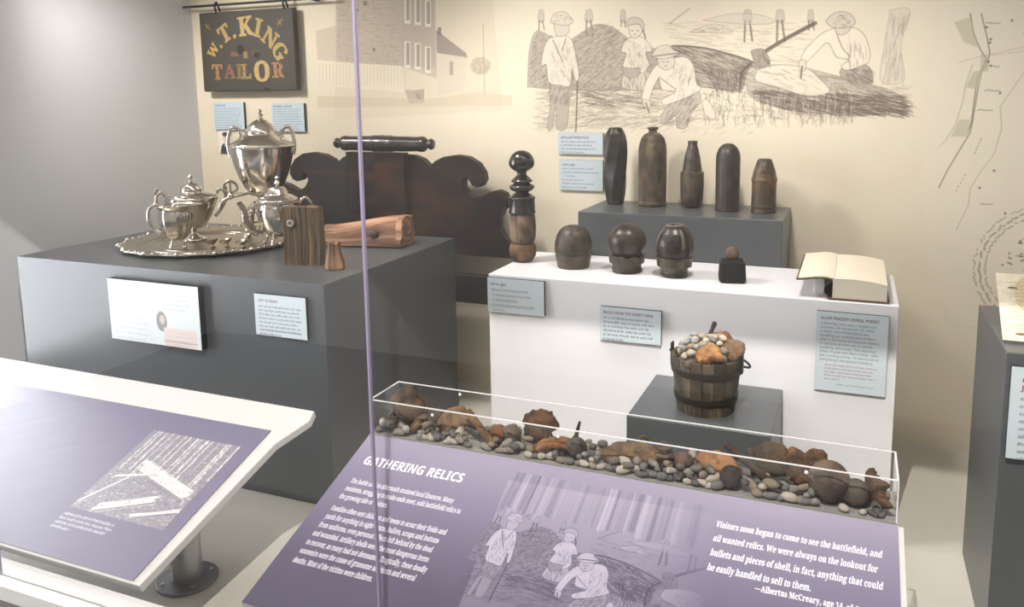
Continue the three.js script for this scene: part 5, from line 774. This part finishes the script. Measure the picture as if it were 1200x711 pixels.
{ // urn, units: photo pixels at its distance
  const p = onY(313, 276, TS), k = depthAt(p.x, p.z), o = thing('silver_urn', 'tall silver hot water urn with domed lid, loop handles and spigot', 'urn', [p.x, TS, p.z]), face = Math.atan2(CAM.p.x - p.x, CAM.p.z - p.z);
  o.rotation.y = face;
  const S = (a) => a.map(([r, y]) => [r * k, y * k]);
  const body = lathe(spline(S([[8, 46], [15, 50], [20, 56], [25.5, 66], [30.5, 80], [34, 94], [35.8, 103], [36.5, 105], [35, 106]]), 60), 56); part('body', body, M.silver, o);
  const lid = part('lid', lathe(spline(S([[36, 105.5], [35, 107.5], [29, 112], [22, 116], [18.5, 118], [18, 119.5], [17, 123], [13, 129], [8, 133], [3, 135.5], [1.8, 136]]), 60), 48), M.silver, o);
  part('finial', lathe(spline(S([[1.5, 135], [3.2, 136.5], [1.5, 138], [3.6, 140.5], [1.4, 143], [2.4, 145], [0.4, 147]]), 30), 16), M.silver, lid);
  part('beaded_band', beads(36.2 * k, 105 * k, 60, 1.1 * k), M.silver, o);
  part('beaded_band', beads(15.4 * k, 50 * k, 34, 1.6 * k), M.silverDull, o);
  part('stem', lathe(spline(S([[9, 47], [6, 44], [5, 42], [8, 40], [14, 38], [18, 36], [17, 34], [4, 33]]), 40), 32), M.silver, o);
  part('burner', lathe(spline(S([[4, 34], [9, 31], [11, 27], [8, 22], [4, 21]]), 20), 24), M.silver, o);
  for (const s of [-1, 1]) part('handle', merge([cast([[s * 34, 94], [s * 36, 104], [s * 35, 117], [s * 31, 126], [s * 25, 125], [s * 22.5, 118], [s * 23.5, 113]], k, 2.2)]), M.silver, o);
  const sp = part('spigot', merge([cast([[-15, 53, 12], [-24, 52, 16], [-36, 50, 20], [-45, 45, 23], [-48, 38, 24]], k, 2.4), cast([[-36, 50, 20], [-36, 56, 20]], k, 2.2), new THREE.SphereGeometry(4 * k, 12, 8).translate(-36 * k, 51 * k, 20 * k)]), M.silver, o);
  part('spigot_key', merge([tube([[-42 * k, 64 * k, 20 * k], [-43 * k, 58 * k, 20 * k], [-36 * k, 55 * k, 20 * k], [-29 * k, 58 * k, 20 * k], [-30 * k, 64 * k, 20 * k], [-36 * k, 68 * k, 20 * k]], 1.6 * k, 40, 6, true), cast([[-36, 55, 20], [-36, 68, 20]], k, 1.2)]), M.silverDull, sp);
  for (let i = 0; i < 4; i++) { const t = i * Math.PI / 2 + Math.PI / 4, c = Math.cos(t), s = Math.sin(t); part('leg', merge([cast([[c * 15, 38, s * 15], [c * 23, 32, s * 23], [c * 22, 20, s * 22], [c * 26, 8, s * 26], [c * 30, 3.2, s * 30]], k, 2.6), new THREE.SphereGeometry(3.2 * k, 10, 8).translate(c * 31 * k, 3.2 * k, s * 31 * k), new THREE.SphereGeometry(4.6 * k, 10, 8).translate(c * 22 * k, 31 * k, s * 22 * k)]), M.silver, o); }
  part('base_ring', new THREE.TorusGeometry(23 * k, 1.6 * k, 8, 48).rotateX(Math.PI / 2).translate(0, 14 * k, 0), M.silver, o);
}
{ // teapot in front of the urn
  const p = onY(329, 287, TS), k = depthAt(p.x, p.z), o = thing('silver_teapot', 'silver teapot with domed lid standing in front of the tall urn', 'teapot', [p.x, TS, p.z]); o.rotation.y = Math.atan2(CAM.p.x - p.x, CAM.p.z - p.z);
  const S = (a) => a.map(([r, y]) => [r * k, y * k]);
  part('body', lathe(spline(S([[5, 11], [13, 13], [20, 20], [23.5, 32], [24, 42], [22.5, 49], [23, 52], [19, 54]]), 50), 48), M.silver, o);
  const lid = part('lid', lathe(spline(S([[23, 52.5], [24, 54], [20, 57], [14, 60], [12, 63], [8, 68], [3, 70], [1, 70.5]]), 40), 40), M.silver, o); part('finial', lathe(spline(S([[1.4, 70], [3.6, 73], [1.6, 76], [2.6, 79], [0.3, 82]]), 24), 16), M.silver, lid);
  part('rim_band', beads(23.8 * k, 51.5 * k, 44, 1.1 * k), M.silverDull, o);
  const spoutPts = [[-20, 18, 4], [-30, 22, 8], [-36, 32, 11], [-37, 44, 12], [-42, 54, 14]].map((v) => new THREE.Vector3(...v.map((q) => q * k)));
  const sg = new THREE.TubeGeometry(new THREE.CatmullRomCurve3(spoutPts), 24, 1, 12), cv = new THREE.CatmullRomCurve3(spoutPts);
  { const ps = sg.attributes.position, v = new THREE.Vector3(); for (let i = 0; i <= 24; i++) { const c = cv.getPointAt(i / 24), r = lerp(6.5, 3, i / 24) * k * (1 + 0.12 * Math.sin(i * 2.2)); for (let j = 0; j <= 12; j++) { const q = i * 13 + j; v.fromBufferAttribute(ps, q).sub(c).setLength(r).add(c); ps.setXYZ(q, v.x, v.y, v.z); } } sg.computeVertexNormals(); }
  part('spout', sg, M.silverDull, o);
  part('handle', cast([[21, 46, -4], [30, 54, -7], [37, 46, -9], [36, 30, -9], [26, 20, -6], [20, 22, -4]], k, 2), M.silver, o);
  ballFeet(o, 4, 20 * k, 12 * k);
}
{ // covered sugar bowl
  const p = onY(228, 281, TS), k = depthAt(p.x, p.z), o = thing('sugar_bowl', 'covered silver sugar bowl with two scroll handles on the tray', 'bowl', [p.x, TS, p.z]); o.rotation.y = Math.atan2(CAM.p.x - p.x, CAM.p.z - p.z) + 0.1;
  const S = (a) => a.map(([r, y]) => [r * k, y * k]);
  part('body', warp(lathe(spline(S([[4, 13], [9, 15], [15, 22], [20, 33], [24, 44], [25, 49], [23, 52], [21.5, 52.5]]), 50), 48), (v) => { const t = Math.atan2(v.z, v.x), q = 1 + 0.03 * Math.cos(t * 8); v.x *= 1.12 * q; v.z *= 0.95 * q; }), M.silver, o);
  const lid = part('lid', lathe(spline(S([[22.5, 52], [23, 53.5], [17, 55.5], [12.5, 57], [12, 60], [9, 65], [4, 67], [1.5, 67.5]]), 40), 40), M.silver, o); part('finial', lathe(spline(S([[1, 67], [2.4, 69], [1.1, 71], [2.8, 74], [0.3, 77]]), 24), 14), M.silver, lid);
  part('stem', lathe(spline(S([[5, 14], [3, 11], [3, 8], [7, 5], [12, 3], [13, 0.2], [0.1, 0.1]]), 30), 32), M.silver, o);
  for (const s of [-1, 1]) part('handle', cast([[s * 24, 26], [s * 31, 34], [s * 37, 46], [s * 36, 55], [s * 31, 58], [s * 27, 53]], k, 1.9), M.silver, o);
  for (const s of [-1, 1]) part('handle_tip', cast([[s * 36, 54], [s * 38, 59], [s * 35, 62]], k, 1.5), M.silverDull, o);
}
{ // creamer
  const p = onY(209, 291, TS), k = depthAt(p.x, p.z) * 1.15, o = thing('cream_jug', 'small open silver cream jug with a ribbed body before the sugar bowl', 'jug', [p.x, TS, p.z]); o.rotation.y = Math.atan2(CAM.p.x - p.x, CAM.p.z - p.z);
  const S = (a) => a.map(([r, y]) => [r * k, y * k]);
  part('body', warp(lathe(spline(S([[0.1, 9], [6, 9.5], [11, 14], [14.5, 24], [15.5, 34], [15, 40], [17, 44], [16.3, 44.5], [14.2, 40], [13, 30], [0.1, 14]]), 70), 48), (v) => { const t = Math.atan2(v.z, v.x), h = v.y / k, q = 1 + 0.05 * Math.cos(t * 8) * sstep(44, 36, h); v.x *= q; v.z *= q; if (h > 36 && v.x > 0) v.x += 9 * k * sstep(36, 45, h) * Math.max(0, Math.cos(t)) ** 3; }), M.silver, o);
  part('handle', cast([[-14, 16], [-21, 22], [-25, 33], [-23, 43], [-17, 46], [-14.5, 42]], k, 1.8), M.silver, o);
  ballFeet(o, 4, 9 * k, 9 * k, M.silver, 0.8);
}
{ // three little footed dishes on the tray
  [[250, 290], [267, 289.5], [286, 290.5]].forEach(([u, v], i) => {
    const p = onY(u, v, TS), k = depthAt(p.x, p.z), o = thing('salt_dish', 'tiny footed silver dish on the front of the tray', 'dish', [p.x, TS, p.z], i * 0.5, 'tiny dishes on the silver tray'), S = (a) => a.map(([r, y]) => [r * k, y * k]);
    part('bowl', lathe(spline(S([[0.2, 4], [4, 5], [7, 8], [7.6, 9.5], [6.6, 8.6], [3.5, 6.2], [0.2, 5.6]]), 30), 24).rotateZ(0.25), M.silverDull, o);
    part('foot', lathe(spline(S([[1.2, 4.6], [1.1, 2.6], [2.4, 1], [3.4, 0.1], [0.1, 0]]), 16), 16), M.silverDull, o);
  });
}

// ================================================================ timber relics on the dark plinth
{ // upright board with a bullet
  const P = [[328, 243], [373, 242], [375, 309], [332, 312]], b = onY(353, 311, D.h), z = b.z, k = depthOf(b) / CAM.f, w = 44 * k, h = 68.5 * k, t = 0.05;
  const o = thing('weathered_board', 'upright weathered timber block with a bullet lodged in it', 'board', [b.x, D.h + 0.0005, z - t / 2]); o.rotation.y = 0.22;
  const wm = std({ map: woodTex(0x6a5640, 0x4a3927, 0x856a46, 16, 0.7, 131, 1, 1), roughness: 0.85, bumpMap: grainBump, bumpScale: 0.001 });
  const g = new THREE.BoxGeometry(w, h, t, 40, 24, 6).translate(0, h / 2, 0);
  warp(g, (v) => { const n = fbm(v.x * 70 + fbm(v.x * 8, v.y * 8, 1, 2) * 2, v.y * 5, 3, 3, 7); if (v.z > t * 0.4) { v.z += 0.006 * n; for (const gx of [-0.22, 0.02, 0.2, 0.36]) { const d = Math.abs(v.x / w - gx + 0.015 * Math.sin(v.y * 30 + gx * 9)); v.z -= 0.007 * sstep(0.03, 0.0, d); } } if (v.y > h * 0.96) v.y += 0.004 * fbm(v.x * 60, 0, v.z * 60, 2, 9); v.x += 0.003 * fbm(v.y * 14, v.x * 3, 5, 2, 3); });
  part('timber', g, wm, o);
  part('bullet', new THREE.TorusGeometry(0.0095, 0.0055, 10, 24).translate(-w * 0.26, h * 0.73, t / 2 + 0.005), M.stone[3], o); part('bullet_core', new THREE.SphereGeometry(0.007, 14, 10).scale(1, 1, 0.6).translate(-w * 0.26, h * 0.73, t / 2 + 0.004), M.lead[0], o);
  part('bullet_hole', new THREE.CylinderGeometry(0.019, 0.019, 0.004, 20).rotateX(Math.PI / 2).translate(-w * 0.25, h * 0.725, t / 2 + 0.0015), std({ color: 0x2a2018, roughness: 0.95 }), o);
}
{ // split log: a five-sided billet drawn out along its grain
  const a = onY(376, 289, D.h), b = onY(470, 292, D.h), L = a.distanceTo(b), ang = Math.atan2(-(b.z - a.z), b.x - a.x), k = depthOf(b) / CAM.f, h = 38 * k;
  const o = thing('split_log', 'split reddish log with a dark bullet knot in its side', 'log', [a.x, D.h + 0.0005, a.z]); o.rotation.y = ang;
  const sec = (s) => { const hh = h * lerp(0.66, 1, sstep(0, 0.95, s)), d = lerp(0.1, 0.16, s); return [[0, 0.06 * hh], [hh * 0.02, hh * lerp(0.62, 0.8, s)], [d * 0.35, hh], [d * 0.85, hh * 0.92], [d, hh * 0.4], [d * 0.7, 0]]; }; // [depth back, y]
  const n = 48, m = 6, sub = 6, pos = [], uv = [], idx = [], W = m * sub;
  for (let i = 0; i <= n; i++) { const s = i / n, q = sec(s); for (let j = 0; j <= W; j++) { const e = Math.floor(j / sub) % m, f = (e + 1) % m, t = (j % sub) / sub, d = lerp(q[e][0], q[f][0], t), y = Math.max(0, lerp(q[e][1], q[f][1], t)); const x = s * L + 0.012 * fbm(d * 30, y * 30, i ? 3 : 1, 2, 4) * (i === 0 || i === n ? 1 : 0); const nz = 0.004 * fbm(x * 8, j * 0.9, 2, 3, 12) - 0.004 * sstep(0.5, 0.8, Math.sin(j * 2.1 + x * 5)); const kn = Math.exp(-(((x - L * 0.66) / 0.03) ** 2) - ((y - h * 0.45) / 0.018) ** 2); pos.push(x, Math.max(0, y + (y > 0.01 ? nz : 0)), -d + nz + (e === 0 ? -0.012 * kn : 0)); uv.push(j * 0.09, x * 3); } }
  for (let i = 0; i < n; i++) for (let j = 0; j < W; j++) { const p = i * (W + 1) + j; idx.push(p, p + W + 1, p + 1, p + 1, p + W + 1, p + W + 2); }
  const cap = (i, flip) => { const q = sec(i / n); const c = pos.length / 3; let cy = 0, cd = 0; q.forEach(([d, y]) => { cd += d / m; cy += y / m; }); pos.push(i / n * L + (flip ? -0.004 : 0.006), cy, -cd); uv.push(0.5, 0.5); for (let j = 0; j < W; j++) { const p = i * (W + 1) + j; flip ? idx.push(c, p, p + 1) : idx.push(c, p + 1, p); } };
  cap(n, false); cap(0, true);
  const g = new THREE.BufferGeometry(); g.setAttribute('position', new THREE.Float32BufferAttribute(pos, 3)); g.setAttribute('uv', new THREE.Float32BufferAttribute(uv, 2)); g.setIndex(idx);
  const gg = toCreasedNormals(g, 0.7);
  part('timber', gg, std({ map: woodTex(0xa37a5a, 0x6d4834, 0xcba182, 8, 1.6, 141, 1, 1.5), roughness: 0.8, side: THREE.DoubleSide }), o);
  part('knot', tint(warp(new THREE.SphereGeometry(0.02, 20, 14).scale(1.15, 0.85, 0.6), (v) => v.multiplyScalar(1 + 0.25 * fbm(v.x * 90, v.y * 90, v.z * 90, 2, 6))).translate(L * 0.66, h * 0.45, -0.004), rust(0x2e2a22, 0x4d4638, 0x5d553c, 143, 60)), M.ironRough, o);
}
{ // small chip of wood
  const q = stand(381, 404, 283, 318, D.h), g = warp(lathe(dense([[0.001, 0], [q.r * 0.85, 0], [q.r, q.h * 0.08], [q.r * 0.92, q.h * 0.35], [q.r * 0.7, q.h * 0.6], [q.r * 0.62, q.h * 0.8], [q.r * 0.66, q.h * 0.95], [q.r * 0.45, q.h], [0.001, q.h * 0.97]], 5), 40), (v) => { const a = Math.atan2(v.z, v.x), k = 1 + 0.16 * fbm(Math.cos(a) * 2.5, v.y * 14, Math.sin(a) * 2.5, 3, 3) + 0.05 * Math.sin(a * 11); v.x *= k; v.z *= k * 0.8; if (v.y > q.h * 0.85) v.y += 0.008 * fbm(v.x * 80, 1, v.z * 80, 2, 5); });
  solo('wood_chip', g, std({ map: woodTex(0x8e6a4a, 0x553a26, 0xb58a60, 12, 0.8, 151, 1, 1), roughness: 0.85, bumpMap: grainBump, bumpScale: 0.001 }), 'small waisted splinter of reddish wood beside the upright board', 'wood', [q.x, q.y + 0.0005, q.z]);
}

renderer.render(scene, camera);
